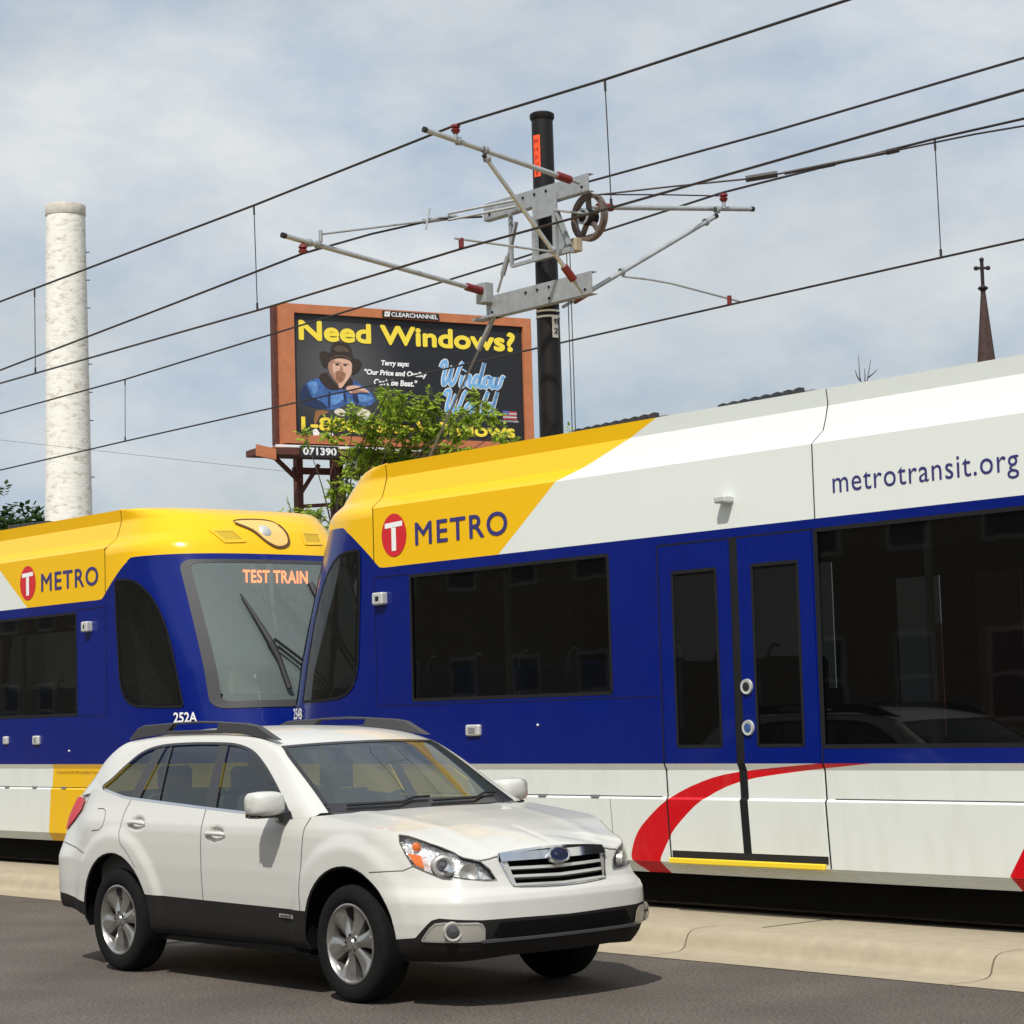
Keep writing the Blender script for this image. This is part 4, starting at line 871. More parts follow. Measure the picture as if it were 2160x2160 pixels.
MB().lathe([(0, -.09), (.06, -.09), (.085, -.06), (.085, .06), (.06, .08), (0, .08)], wc, (0, 1, 0), 20).build('hub', 'dark_metal', tw, smooth=40)
MB().lathe([(.062, -.10), (.085, -.10), (.085, -.085), (.062, -.085), (.062, -.10)], wc, (0, 1, 0), 20).build('hub_ring', 'galv', tw)
for z in (5.84, 5.90): MB().lathe([(.129, z), (.129, z + .022)], (PX, PY, 0), (0, 0, 1), 28).build('steel_band', 'white_print', pole, smooth=40)
pbr('orange_tape', (1.0, .09, .015), .6)
def curved_tag(nm, a0, a1, z0, z1, mat, r):
    return MB().grid([[(PX + r * math.cos(a), PY + r * math.sin(a), z) for a in np.linspace(a0, a1, 8)] for z in (z0, z1)]).build(nm, mat, pole, smooth=60)
va = math.atan2(-15.3, 17.37)
ot = curved_tag('orange_label', va - .95, va - .25, 7.35, 7.80, 'orange_tape', .1215)
for i, ch in enumerate(('M', '14', '201', '47', '7')):
    a = va - .78; p = Vector((PX + .126 * math.cos(a), PY + .126 * math.sin(a), 7.71 - i * .085)); rt = Vector((-math.sin(va - .6), math.cos(va - .6), 0)); text('label_text', ch, p, rt, (0, 0, 1), .05, .045, 'red_insulator', ot, depth=.004)
pt = curved_tag('number_plate', va + .32, va + .92, 5.62, 5.86, 'white_print', .130)
for tx, z in (('93', 5.76), ('2', 5.66)):
    a = va + .46; rt = Vector((-math.sin(va + .6), math.cos(va + .6), 0)); text('plate_text', tx, Vector((PX + .136 * math.cos(a), PY + .136 * math.sin(a), z)), rt, (0, 0, 1), .05, .06, 'dark_metal', pt, depth=.004, bold=.03)
def tb(nm, a, b, r, mat='galv_tube', par=pole, n=10): return MB().tube([a, b], r, n).build(nm, mat, par, smooth=40)
lerp = lambda a, b, t: tuple(Vector(a).lerp(Vector(b), t))
def arm(nm, root, tip, r=.027, ins=(.03, .12)):
    a = tb(nm, lerp(root, tip, ins[1] - .01), tip, r); tb('insulator', lerp(root, tip, ins[0]), lerp(root, tip, ins[1]), .043, 'red_insulator', a); tb('root_pin', root, lerp(root, tip, ins[0] + .01), .018, 'galv', a); tb('end_cap', lerp(root, tip, .992), lerp(root, tip, 1.012), r * 1.08, 'rubber', a); return a
def clamp(par, p, r=.042): MB().lathe([(r * .7, -.025), (r, -.02), (r, .02), (r * .7, .025)], p, (Vector((0, 1, .1))), 12).build('clamp', 'galv', par, smooth=40)
# near cantilever with strut and steady arm
c1 = arm('cantilever_tube', (-16.54, 15.05, 7.10), (-16.66, 13.15, 7.40), ins=(.06, .15)); clamp(c1, (-16.64, 13.55, 7.34)); clamp(c1, (-16.60, 13.86, 7.29))
s1 = arm('strut_tube', (-16.53, 15.05, 5.95), (-16.59, 13.84, 7.22), r=.024, ins=(.10, .20)); clamp(s1, (-16.59, 13.87, 7.20)); clamp(s1, (-16.55, 14.66, 6.36))
st1 = tb('steady_arm', (-16.55, 14.66, 6.34), (-16.58, 13.42, 6.34), .012); tb('insulator', (-16.58, 13.50, 6.35), (-16.58, 13.50, 6.255), .026, 'red_insulator', st1)
def knob(par, p, h=.10, up=1):
    m_ = MB().lathe([(.02, 0), (.035, .015 * up), (.048, .04 * up), (.03, .055 * up), (.048, .07 * up), (.046, .09 * up), (.02, h * up)], p, (0, 0, 1), 14); m_.build('insulator', 'red_insulator', par, smooth=50)
knob(c1, (-16.62, 13.50, 7.40)); tb('saddle', (-16.62, 13.50, 7.34), (-16.62, 13.50, 7.41), .02, 'galv', c1)
# second near cantilever with stay
c2 = arm('cantilever_tube', (-18.10, 15.08, 6.22), (-18.20, 12.52, 6.56), ins=(.03, .11)); knob(c2, (-18.19, 12.74, 6.50), .10, -1); clamp(c2, (-18.19, 12.82, 6.52)); clamp(c2, (-18.18, 12.92, 6.51))
MB().box((-18.20, 15.0, 6.10), (-18.04, 15.12, 6.32)).build('hinge_bracket', 'galv', pole, bevel=.006)
sy = tb('stay_rod', (-18.10, 12.90, 6.60), (-18.20, 15.1, 7.10), .012); tb('turnbuckle', (-18.18, 14.3, 6.92), (-18.2, 14.75, 7.03), .028, 'galv', sy); tb('stay_pin', (-18.1, 12.90, 6.52), (-18.1, 12.90, 6.64), .02, 'galv', sy); tb('rod_tip', (-18.15, 14.30, 6.83), (-18.15, 14.36, 7.06), .010, 'galv', sy)
# far cantilever
c3 = arm('cantilever_tube', (-16.9, 15.55, 6.98), (-16.6, 17.67, 7.17), ins=(.03, .12)); knob(c3, (-16.60, 17.23, 7.19)); tb('saddle', (-16.6, 17.23, 7.12), (-16.6, 17.23, 7.2), .022, 'galv', c3); clamp(c3, (-16.62, 17.14, 7.10))
s3 = arm('strut_tube', (-17.02, 15.2, 5.90), (-16.65, 17.14, 7.03), r=.026, ins=(.07, .17)); clamp(s3, (-16.68, 17.02, 6.96)); clamp(s3, (-16.88, 15.93, 6.33))
st3 = MB().tube([(-16.88, 15.93, 6.28), (-16.78, 16.25, 6.26), (-16.72, 16.5, 6.235), (-16.6, 17.42, 6.11)], .012, 8).build('steady_arm', 'galv_tube', pole, smooth=40); tb('insulator', (-16.61, 17.27, 6.16), (-16.61, 17.27, 6.06), .026, 'red_insulator', st3)
# middle braces and down leads
for zz in (7.03, 7.10): tb('anchor_link', (-18.17, 14.62, zz - .06), (-17.55, 15.05, zz + .02), .014, 'galv')
for a, b in (((-17.7, 15.1, 6.44), (-17.7, 15.1, 7.02)), ((-17.7, 15.1, 6.44), (-17.25, 15.12, 6.45)), ((-17.72, 15.1, 6.62), (-17.60, 15.09, 6.9))): MB().bar(a, b, .035, .035).build('brace', 'galv', pole)
gy = tb('brace_rod', (-17.95, 15.1, 6.2), (-17.66, 15.1, 6.75), .014, 'galv'); tb('turnbuckle', (-17.86, 15.1, 6.37), (-17.76, 15.1, 6.56), .028, 'galv', gy)
MB().box((-18.34, 15.05, 5.94), (-17.98, 15.2, 5.965)).build('guy_plate', 'galv', pole)
gw = tb('guy_rod', (-18.04, 15.12, 5.96), (-18.32, 15.12, 5.63), .028, 'galv'); MB().tube([(-18.3, 15.12, 5.65), (-19.24, 15.12, 4.55), (-22.98, 15.12, .15)], .012, 6).build('guy_wire', 'steel', pole)
tb('weight_wire', (-17.0, 15.26, 6.5), (-17.0, 15.26, 1.9), .005, 'wire'); tb('weight_wire', (-16.95, 15.26, 6.5), (-16.95, 15.26, 1.9), .005, 'wire')
for k in range(9): MB().lathe([(0, 0), (.13, 0), (.13, .11), (0, .11)], (-16.975, 15.26, .6 + k * .125), (0, 0, 1), 20).build('weight', 'wheel_iron', pole, smooth=30)

# wires: each run is a thing, its droppers are parts
def wire(label, pts, r=.011, name='overhead_wire'):
    c = pts; mb = MB().tube(c, r, 6)
    o = mb.build(name, 'wire', None, smooth=60, origin=tuple(c[len(c) // 2])); tag(o, label, 'wire', 'overhead line wires'); return o
def dropper(par, a, b):
    m_ = MB().tube([a, b], .006, 5); m_.tube([a, lerp(a, b, .09)], .012, 6); m_.tube([lerp(a, b, .93), b], .014, 6); m_.build('dropper', 'wire', par)
def kY(p, y): t = y / p[1]; return (p[0] * t, y, 1.72 + (p[2] - 1.72) * t)
Yn = 13.48; A = lambda x, z: kY((x, 13.225, z), Yn)
m1 = wire('uppermost overhead wire, running over the insulator of the highest cantilever', [(-70, Yn, 7.6), (-48, Yn, 7.15), A(-25.68, 7.16), A(-19.79, 7.27), (-16.62, 13.50, 7.49), A(-14.15, 7.31), A(-11.29, 7.27), (0, Yn, 7.33), (20, Yn, 7.6)], .013)
c1w = wire('contact wire over the near track, held by the steady arm left of the pole', [(-70, Yn, 6.22), A(-25.7, 6.10), A(-19.76, 6.11), (-16.58, 13.50, 6.245), A(-14.12, 6.14), A(-9.66, 6.15), (0, Yn, 6.23), (20, Yn, 6.24)], .012)
for xt, zt, xb, zb in ((-24.75, 7.165, -24.75, 6.10), (-19.79, 7.27, -19.76, 6.11), (-14.15, 7.31, -14.12, 6.14)):
    dropper(m1, A(xt, zt), A(xb, zb))
m2 = wire('wire from the left ending at the lower left cantilever and turnbuckle', [(-70, 12.9, 5.9), (-40, 13.1, 6.05), (-25.69, 13.225, 6.27), (-21.2, 12.95, 6.35), (-18.19, 12.74, 6.40), (-18.17, 13.6, 6.70), (-18.17, 14.5, 6.97), (-18.15, 15.08, 7.06)], .012)
m4 = wire('upper wire of the far track, running over the far cantilever insulator', [(-80, 17.4, 7.2), (-55, 17.4, 6.95), (-33.82, 17.4, 6.97), (-29.69, 17.4, 7.0), (-20.39, 17.4, 7.23), (-16.60, 17.23, 7.30), kY((-13.81, 17.4, 7.31), 17.25), kY((-12.72, 17.4, 7.27), 17.25), (-2, 17.3, 7.2), (20, 17.3, 7.5)], .013)
c5 = wire('lowest contact wire, over the far track', [(-80, 17.4, 6.0), (-33.83, 17.4, 6.01), (-29.71, 17.4, 6.04), (-20.0, 17.4, 6.08), (-16.61, 17.27, 6.06), (-13.80, 17.4, 6.10), (-12.79, 17.4, 6.10), (-2, 17.4, 6.1), (20, 17.4, 6.1)], .012)
for xt, zt, xb, zb in ((-29.69, 7.0, -29.71, 6.04), (-13.81, 7.30, -13.80, 6.10)): dropper(m4, (xt, 17.4, zt), (xb, 17.4, zb))
wire('wire anchored at the right end of the top channel beam, running off to the right', [(-16.47, 15.12, 7.11), (-14, 15.25, 7.11), (-11.15, 15.3, 7.12), (0, 15.0, 7.2), (20, 14, 7.4)], .012)
rp_ = wire('tension rope from the spoked wheel to the far upper wire with its linked fittings', [(-16.52, 15.27, 7.0), (-16.0, 15.8, 7.05), (-15.36, 16.4, 7.09), (-14.8, 16.9, 7.18), (-14.19, 17.21, 7.24), (-13.2, 17.25, 7.20), (-12.59, 17.25, 7.15), (-8, 17.3, 7.0), (10, 17.3, 6.9)], .010)
for a, b, r in (((-15.42, 16.34, 7.085), (-15.18, 16.56, 7.12), .035), ((-14.85, 16.86, 7.17), (-14.74, 16.95, 7.19), .026), ((-14.25, 17.18, 7.235), (-14.12, 17.21, 7.24), .03), ((-15.12, 16.6, 7.12), (-14.2, 17.2, 7.235), .018)): tb('rope_fitting', a, b, r, 'wire', rp_, 6)
rp2 = wire('short thin rope between the spoked wheel and the far cantilever insulator', [(-16.45, 15.27, 6.99), (-16.5, 16.2, 7.12), (-16.60, 17.15, 7.25)], .008)
TREE = [(-26.54, 20.07, 6.64, 0.11), (-26.97, 20.42, 6.6, 0.16), (-26.57, 20.42, 6.52, 0.16), (-26.64, 20.97, 6.62, 0.15), (-26.77, 20.89, 6.51, 0.18), (-25.38, 20.98, 6.46, 0.14), (-25.23, 21.03, 6.29, 0.13), (-26.56, 21.75, 6.41, 0.18), (-26.92, 19.73, 6.3, 0.2), (-27.12, 19.45, 6.1, 0.18), (-28.5, 19.93, 6.2, 0.1), (-27.06, 20.16, 6.25, 0.23), (-27.38, 20.78, 6.4, 0.28), (-26.66, 20.65, 6.26, 0.27), (-26.67, 21.09, 6.28, 0.25), (-25.77, 20.8, 6.11, 0.2), (-25.93, 21.98, 5.98, 0.18), (-26.36, 22.11, 6.17, 0.12), (-27.19, 20.2, 5.93, 0.27), (-27.21, 20.78, 5.96, 0.3), (-26.82, 21.05, 5.93, 0.3), (-25.68, 20.72, 5.74, 0.22), (-27.7, 20.28, 5.73, 0.25), (-27.16, 20.45, 5.69, 0.23), (-27.23, 19.58, 5.62, 0.13), (-26.73, 19.45, 5.32, 0.15), (-28.05, 20.24, 5.24, 0.14), (-27.31, 20.03, 5.11, 0.16), (-28.23, 19.66, 4.95, 0.14), (-28.32, 20.0, 4.91, 0.16), (-28.33, 19.51, 5.0, 0.08), (-28.78, 19.59, 4.86, 0.1), (-27.39, 19.69, 5.29, 0.13), (-27.55, 20.62, 5.48, 0.18), (-27.58, 19.69, 4.62, 0.14), (-27.36, 21.18, 5.68, 0.28), (-26.91, 21.56, 5.65, 0.28)]
MAN = [
 ('S', 'p_shirt', 1, [(0.465, 1.316), (0.588, 1.516), (0.769, 1.635), (0.964, 1.686), (1.022, 1.618), (1.124, 1.511), (1.272, 1.42), (1.543, 1.431), (1.725, 1.481), (1.911, 1.658), (2.032, 1.663), (2.182, 1.557), (2.392, 1.425), (2.51, 1.261), (2.523, 1.149), (2.321, 1.028), (2.078, 1.061), (1.776, 1.077), (1.531, 0.955), (1.32, 0.905), (1.11, 0.911), (0.813, 0.941), (0.576, 0.988), (0.461, 1.149)]),
 ('S', 'p_shirt_dark', 2, [(0.465, 1.316), (0.588, 1.516), (0.675, 1.436), (0.789, 1.218), (1.055, 1.09), (1.2, 0.928), (0.813, 0.941), (0.576, 0.988), (0.461, 1.149)]),
 ('S', 'p_shirt_light', 2, [(0.678, 1.547), (0.887, 1.612), (0.958, 1.448), (0.85, 1.277), (0.764, 1.44)]),
 ('S', 'p_shirt_light', 3, [(1.268, 1.238), (1.541, 1.361), (1.719, 1.257), (1.504, 1.08), (1.322, 1.017)]),
 ('S', 'p_shirt_light', 4, [(2.054, 1.313), (2.328, 1.31), (2.464, 1.231), (2.263, 1.138), (2.081, 1.159)]),
 ('S', 'p_shirt_dark', 4, [(1.24, 1.349), (1.294, 1.351), (1.267, 0.959), (1.217, 1.013)]),
 ('S', 'p_shirt_dark', 5, [(1.677, 1.367), (1.735, 1.257), (1.701, 1.102), (1.644, 1.254)]),
 ('S', 'p_shirt_dark', 6, [(1.901, 1.264), (2.024, 1.339), (2.08, 1.131), (1.988, 1.099)]),
 ('S', 'p_hat', 5, [(1.026, 1.786), (1.192, 1.85), (1.265, 1.769), (1.352, 1.661), (1.485, 1.527), (1.543, 1.445), (1.422, 1.412), (1.242, 1.433), (1.095, 1.538), (0.993, 1.673)]),
 ('S', 'p_hat', 6, [(1.791, 1.709), (1.882, 1.727), (1.924, 1.574), (1.817, 1.527), (1.664, 1.445), (1.619, 1.477)]),
 ('S', 'p_skin', 7, [(1.241, 2.048), (1.289, 2.148), (1.441, 2.22), (1.622, 2.235), (1.833, 2.203), (1.906, 2.08), (1.903, 1.939), (1.869, 1.825), (1.791, 1.709), (1.697, 1.592), (1.619, 1.491), (1.544, 1.473), (1.486, 1.583), (1.383, 1.69), (1.296, 1.826), (1.254, 1.936)]),
 ('S', 'p_skin_shade', 8, [(1.241, 2.048), (1.289, 2.148), (1.44, 2.198), (1.362, 2.054), (1.373, 1.914), (1.43, 1.777), (1.517, 1.612), (1.53, 1.515), (1.486, 1.583), (1.383, 1.69), (1.296, 1.826), (1.254, 1.936)]),
 ('S', 'p_skin_shade', 9, [(1.595, 2.093), (1.646, 1.983), (1.663, 1.922), (1.599, 1.905), (1.555, 1.931), (1.574, 2.008)]),
 ('S', 'p_beard', 9, [(1.432, 1.861), (1.509, 1.912), (1.629, 1.892), (1.719, 1.86), (1.701, 1.747), (1.623, 1.631), (1.532, 1.607), (1.473, 1.666), (1.445, 1.763)]),
 ('S', 'p_mouth', 10, [(1.506, 1.802), (1.612, 1.796), (1.647, 1.772), (1.55, 1.754)]),
 ('S', 'p_hat', 10, [(1.431, 2.071), (1.492, 2.096), (1.558, 2.077), (1.491, 2.048)]),
 ('S', 'p_hat', 11, [(1.654, 2.068), (1.709, 2.093), (1.769, 2.073), (1.708, 2.05)]),
 ('S', 'p_skin_shade', 10, [(1.415, 2.146), (1.59, 2.137), (1.589, 2.109), (1.42, 2.112)]),
 ('S', 'p_skin_shade', 11, [(1.656, 2.118), (1.807, 2.109), (1.8, 2.086), (1.661, 2.093)]),
 ('S', 'p_hat', 12, [(1.017, 2.317), (1.069, 2.389), (1.204, 2.382), (1.294, 2.358), (1.342, 2.501), (1.405, 2.617), (1.602, 2.655), (1.783, 2.622), (1.887, 2.529), (1.927, 2.334), (1.971, 2.252), (2.077, 2.243), (2.166, 2.148), (2.133, 2.034), (2.039, 1.917), (1.915, 1.841), (1.893, 1.938), (1.907, 2.136), (1.803, 2.21), (1.592, 2.25), (1.411, 2.218), (1.289, 2.156), (1.211, 2.046), (1.165, 1.974), (1.077, 2.068), (1.026, 2.205)]),
 ('S', 'p_hat_light', 13, [(1.29, 2.218), (1.443, 2.304), (1.654, 2.315), (1.88, 2.247), (1.858, 2.218), (1.653, 2.281), (1.442, 2.268), (1.305, 2.185)]),
 ('S', 'p_hat_light', 14, [(1.402, 2.476), (1.539, 2.568), (1.75, 2.522), (1.838, 2.4), (1.657, 2.419), (1.505, 2.397)]),
 ('S', 'p_skin', 8, [(1.725, 1.476), (1.847, 1.543), (2.09, 1.539), (2.301, 1.45), (2.366, 1.376), (2.147, 1.381), (1.903, 1.343), (1.813, 1.367)]),
 ('S', 'p_skin_shade', 12, [(1.905, 1.419), (2.148, 1.429), (2.345, 1.381), (2.147, 1.381), (1.903, 1.343)]),
 ('P', 'p_brown', 3, [(0.82, 0.608), (0.876, 0.86), (1.11, 0.883), (1.243, 0.846), (1.167, 0.788), (0.987, 0.739), (0.909, 0.584), (0.847, 0.47)]),
 ('P', 'p_white', 3, [(0.77, 0.357), (0.89, 0.402), (0.976, 0.286), (1.336, 0.306), (1.349, 0.223), (0.796, 0.219)]),
 ('S', 'p_cream', 3, [(1.41, 0.895), (1.531, 0.941), (1.651, 0.904), (1.739, 0.809), (1.586, 0.742), (1.408, 0.811)]),
 ('S', 'p_cream', 4, [(1.982, 0.832), (2.137, 0.965), (2.378, 0.889), (2.38, 0.692), (2.129, 0.65)]),
]
# ------------------------------------------------------------------ billboard
pbr('bb_brown', (.50, .17, .07), .6, var=(3, .12)); pbr('bb_dark_brown', (.10, .03, .02), .7, var=(6, .3)); pbr('bb_black', (.012, .013, .016), .5)
pbr('p_yellow', (.92, .72, .06), .55); pbr('p_white', (.85, .85, .85), .55); pbr('p_blue', (.20, .45, .78), .55); pbr('p_grey', (.09, .09, .095), .6)
pbr('p_hat', (.035, .022, .016), .6); pbr('p_skin', (.72, .44, .32), .6); pbr('p_beard', (.30, .15, .085), .6, var=(14, .3)); pbr('p_shirt', (.05, .13, .36), .6, var=(7, .5)); pbr('p_red', (.7, .12, .12), .6); pbr('p_flagblue', (.10, .14, .4), .6); pbr('p_shirt_dark', (.015, .03, .09), .6); pbr('p_shirt_light', (.12, .27, .58), .6, var=(9, .3)); pbr('p_skin_shade', (.42, .22, .15), .6); pbr('p_mouth', (.40, .14, .10), .6); pbr('p_hat_light', (.10, .065, .05), .6); pbr('p_cream', (.72, .66, .52), .6, var=(12, .3)); pbr('p_lens', (.85, .6, .5), .3); pbr('p_brown', (.30, .13, .05), .6)
BL = Vector((-45.9, 31.45, 8.6)); BE = Vector((1.52, 6.98, 0)).normalized(); BN = Vector((BE.y, -BE.x, 0)); BU = Vector((0, 0, 1))
bb = thing('billboard', 'brown framed billboard on steel posts asking Need Windows', 'billboard', (BL.x, BL.y, 0)); ORG[bb.name] = (BL.x, BL.y, 0)
def bp_(a, z, o=0.): return BL + BE * a + BU * z + BN * o
def bbox(nm, a0, a1, z0, z1, o0, o1, mat, par=bb):
    vs = [bp_(a, z, o) for o in (o0, o1) for z in (z0, z1) for a in (a0, a1)]
    return MB().add(vs, [(0, 1, 3, 2), (4, 6, 7, 5), (0, 4, 5, 1), (2, 3, 7, 6), (0, 2, 6, 4), (1, 5, 7, 3)]).build(nm, mat, par)
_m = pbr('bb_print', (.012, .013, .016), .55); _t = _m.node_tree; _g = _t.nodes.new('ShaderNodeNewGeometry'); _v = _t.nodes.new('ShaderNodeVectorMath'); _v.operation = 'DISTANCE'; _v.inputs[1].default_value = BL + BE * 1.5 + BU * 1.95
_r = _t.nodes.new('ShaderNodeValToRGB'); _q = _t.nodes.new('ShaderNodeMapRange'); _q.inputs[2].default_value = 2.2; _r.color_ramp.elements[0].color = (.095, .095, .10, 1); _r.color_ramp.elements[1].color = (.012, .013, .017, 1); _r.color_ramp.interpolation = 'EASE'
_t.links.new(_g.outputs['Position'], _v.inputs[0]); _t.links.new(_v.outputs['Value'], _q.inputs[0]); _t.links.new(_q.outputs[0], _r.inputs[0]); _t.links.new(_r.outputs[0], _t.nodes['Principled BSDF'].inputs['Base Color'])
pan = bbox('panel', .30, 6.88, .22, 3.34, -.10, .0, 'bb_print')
for a0, a1, z0, z1 in ((0, 7.13, 3.34, 3.57), (0, 7.13, 0, .22), (0, .30, .22, 3.34), (6.88, 7.13, .22, 3.34)): bbox('frame_board', a0, a1, z0, z1, -.30, .09, 'bb_brown')
bbox('back', -.10, 7.13, 0, 3.57, -.55, -.31, 'bb_dark_brown')
bt = lambda nm, tx, a, z, w, h, mat, o=.012, **k: text(nm, tx, bp_(a, z, o), BE, BU, w, h, mat, pan, depth=0, **k)
bt('headline', 'Need Windows?', .45, 2.65, 6.22, .53, 'p_yellow', bold=.055)
sb = bbox('sign_plate', 2.76, 4.38, 3.36, 3.53, .09, .12, 'bb_black'); text('plate_text', 'CLEARCHANNEL', bp_(3.0, 3.385, .125), BE, BU, 1.34, .115, 'p_white', sb, depth=0, bold=.03)
MB().add([bp_(a, z, .125) for a, z in ((2.80, 3.38), (2.95, 3.38), (2.97, 3.51), (2.82, 3.51))], [(0, 1, 2, 3)]).build('plate_mark', 'p_white', sb); MB().add([bp_(a, z, .128) for a, z in ((2.83, 3.46), (2.86, 3.42), (2.95, 3.49), (2.86, 3.45))], [(0, 1, 2, 3)]).build('plate_mark', 'bb_black', sb)
def pp(nm, pts, mat, o, sm_=True): return patch(lambda a, b, off: bp_(a, b, off), smooth_poly(pts, 4) if sm_ else pts, 9, 9, o).build(nm, mat, pan)
for s_, m_, l_, pts in MAN: pp('print_figure', pts, m_, .003 + .0015 * l_, s_ == 'S')
bt('quote', 'Terry says:', 2.73, 2.07, .80, .18, 'p_white', bold=.05, shear=.15); bt('quote', "''Our Price and Quality", 2.25, 1.81, 1.78, .19, 'p_white', bold=.05, shear=.15); bt('quote', "Can't Be Beat.''", 2.51, 1.59, 1.24, .17, 'p_white', bold=.05, shear=.15)
SW = [(.0, .72), (.06, .92), (.2, .99), (.25, .8), (.21, .3), (.27, .03), (.40, .2), (.54, .78), (.52, .3), (.60, .03), (.76, .25), (.88, .8), (1.0, .98)]
So = lambda x: [(x + .2, .44), (x + .06, .38), (x + .0, .18), (x + .1, .0), (x + .23, .1), (x + .26, .32), (x + .16, .44), (x + .34, .36)]
Sd = lambda x: [(x + .25, .40), (x + .1, .45), (x + .01, .25), (x + .07, .02), (x + .2, .1), (x + .30, .5), (x + .36, 1.0), (x + .30, .2), (x + .36, .0), (x + .46, .08)]
Sw = lambda x: [(x, .45), (x, .08), (x + .08, .0), (x + .18, .15), (x + .21, .45), (x + .21, .1), (x + .3, .0), (x + .4, .15), (x + .45, .46), (x + .55, .40)]
SCR = {'Window': [SW, [(1.06, .45), (1.03, .1), (1.1, .0), (1.2, .1)], [(1.09, .62), (1.11, .68)], [(1.25, .45), (1.23, .2), (1.23, .0)], [(1.24, .28), (1.35, .45), (1.43, .38), (1.42, .08), (1.5, .0), (1.58, .1)], Sd(1.60), So(2.08), Sw(2.45)], 'World': [SW, So(1.08), [(1.45, .46), (1.46, .2), (1.45, .0)], [(1.46, .26), (1.56, .44), (1.68, .40)], [(1.80, .2), (1.92, .6), (1.98, 1.0), (1.86, .5), (1.86, .06), (1.95, .0), (2.03, .08)], Sd(2.05)]}
def script(word, a0, z0, a1, z1, n):
    k = (a1 - a0) / n
    for w_, o, mt in ((.125, .012, 'p_white'), (.085, .016, 'p_blue')):
        mb = MB()
        for st in SCR[word]:
            pts = [tuple(q[:2]) for q in curve([(x, y, 0) for x, y in st], 4)]; ribbon(lambda a, b, off: bp_(a, b, off), [(a0 + (x + .22 * y) * k * .93, z0 + y * (z1 - z0)) for x, y in pts], w_, o, mb, step=.04)
        mb.build('script_name', mt, pan)
script('Window', 4.33, 1.66, 6.44, 2.32, 3.05); script('World', 4.42, .95, 6.2, 1.56, 2.6)
bt('phone_line', '1-800-Get-Windows', .47, .34, 6.12, .36, 'p_yellow', .014, bold=.055)
for k in range(5): bbox('flag_stripe', 6.25, 6.66, .84 + k * .045, .865 + k * .045, .005, .014, 'p_red' if k % 2 == 0 else 'p_white', pan)
bbox('flag_canton', 6.25, 6.42, .95, 1.06, .012, .018, 'p_flagblue', pan); bt('small_print', 'US OWNED', 6.21, .76, .5, .05, 'p_white')
np_ = bbox('number_board', .02, 1.03, -.46, -.18, .97, 1.03, 'bb_black'); text('board_number', '071390', bp_(.08, -.41, 1.034), BE, BU, .90, .19, 'p_white', np_, depth=0, bold=.05)
# catwalk, trim and legs
for a0, a1, z0, z1, o0, o1, m_ in ((-1.05, 7.4, -.40, -.24, .05, .95, 'bb_dark_brown'), (-.2, 7.3, -.22, -.05, -.3, -.1, 'bb_brown')): bbox('catwalk', a0, a1, z0, z1, o0, o1, m_)
MB().prism([bp_(-1.12, -.46, .90), bp_(-.62, -.55, .90), bp_(-.62, -.28, .90), bp_(-1.12, -.18, .90)], tuple(BN * .1)).build('catwalk_end', 'bb_brown', bb)
bbox('walkway_edge', -.6, 3.4, -.22, -.16, .9, .96, 'p_white'); MB().bar(bp_(1.9, -.55, .2), bp_(7, -.75, .2), .06, .14).build('girder', 'bb_brown', bb); bbox('girder', .4, 6.9, -.72, -.55, -.5, -.4, 'bb_dark_brown')
for a, o in ((.55, -.45), (1.45, -.2), (1.95, -1.1), (3.0, -.45), (4.4, -1.1), (5.6, -.45)):
    p = bp_(a, 0, o); MB().box((p.x - .09, p.y - .09, 0), (p.x + .09, p.y + .09, 8.5)).build('post', 'bb_dark_brown', bb)
for a, b in (((.55, -.45, -1.55), (1.45, -.2, -1.5)), ((.55, -.45, -1.3), (.98, -.1, -.5)), ((1.45, -.2, -1.2), (1.8, -.1, -.5)), ((-.55, .6, -.4), (.55, -.3, -.95)), ((1.95, -1.1, -3.0), (3.0, -.45, -1.6)), ((1.45, -.2, -3.3), (1.95, -1.1, -2.6)), ((3.0, -.45, -1.0), (1.9, -1.0, -.6)), ((.55, -.45, -3.4), (1.45, -.2, -3.3)), ((1.95, -1.1, -1.4), (3.0, -.45, -1.4))):
    MB().bar(bp_(a[0], a[2], a[1]), bp_(b[0], b[2], b[1]), .09, .09).build('brace', 'bb_dark_brown', bb)

# ------------------------------------------------------------------ white brick chimney
def chimney_mat():
    m = pbr('white_brick', (.78, .76, .70), .85); t = m.node_tree; b = t.nodes['Principled BSDF']
    g = t.nodes.new('ShaderNodeNewGeometry'); mp_ = t.nodes.new('ShaderNodeMapping'); mp_.inputs['Scale'].default_value = (1, 1, 2.2); t.links.new(g.outputs['Position'], mp_.inputs[0])
    n = t.nodes.new('ShaderNodeTexNoise'); n.inputs['Scale'].default_value = 2.6; n.inputs['Detail'].default_value = 9; n.inputs['Roughness'].default_value = .7; t.links.new(mp_.outputs[0], n.inputs['Vector'])
    r = t.nodes.new('ShaderNodeValToRGB'); el = r.color_ramp.elements; el[0].position = .30; el[0].color = (.42, .38, .30, 1); el[1].position = .50; el[1].color = (.80, .78, .71, 1); t.links.new(n.outputs['Fac'], r.inputs[0]); t.links.new(r.outputs[0], b.inputs['Base Color'])
    bp = t.nodes.new('ShaderNodeBump'); bp.inputs['Strength'].default_value = .35; bp.inputs['Distance'].default_value = .06; t.links.new(n.outputs['Fac'], bp.inputs['Height']); t.links.new(bp.outputs[0], b.inputs['Normal'])
chimney_mat(); pbr('chimney_cap', (.60, .56, .48), .9, var=(4, .2))
ch = thing('chimney', 'tall round white painted brick chimney left of the billboard', 'chimney', (-79.6, 43.9, 0))
cxy = (-79.2, 43.75, 0)
zsn = np.linspace(0, 22.3, 60)
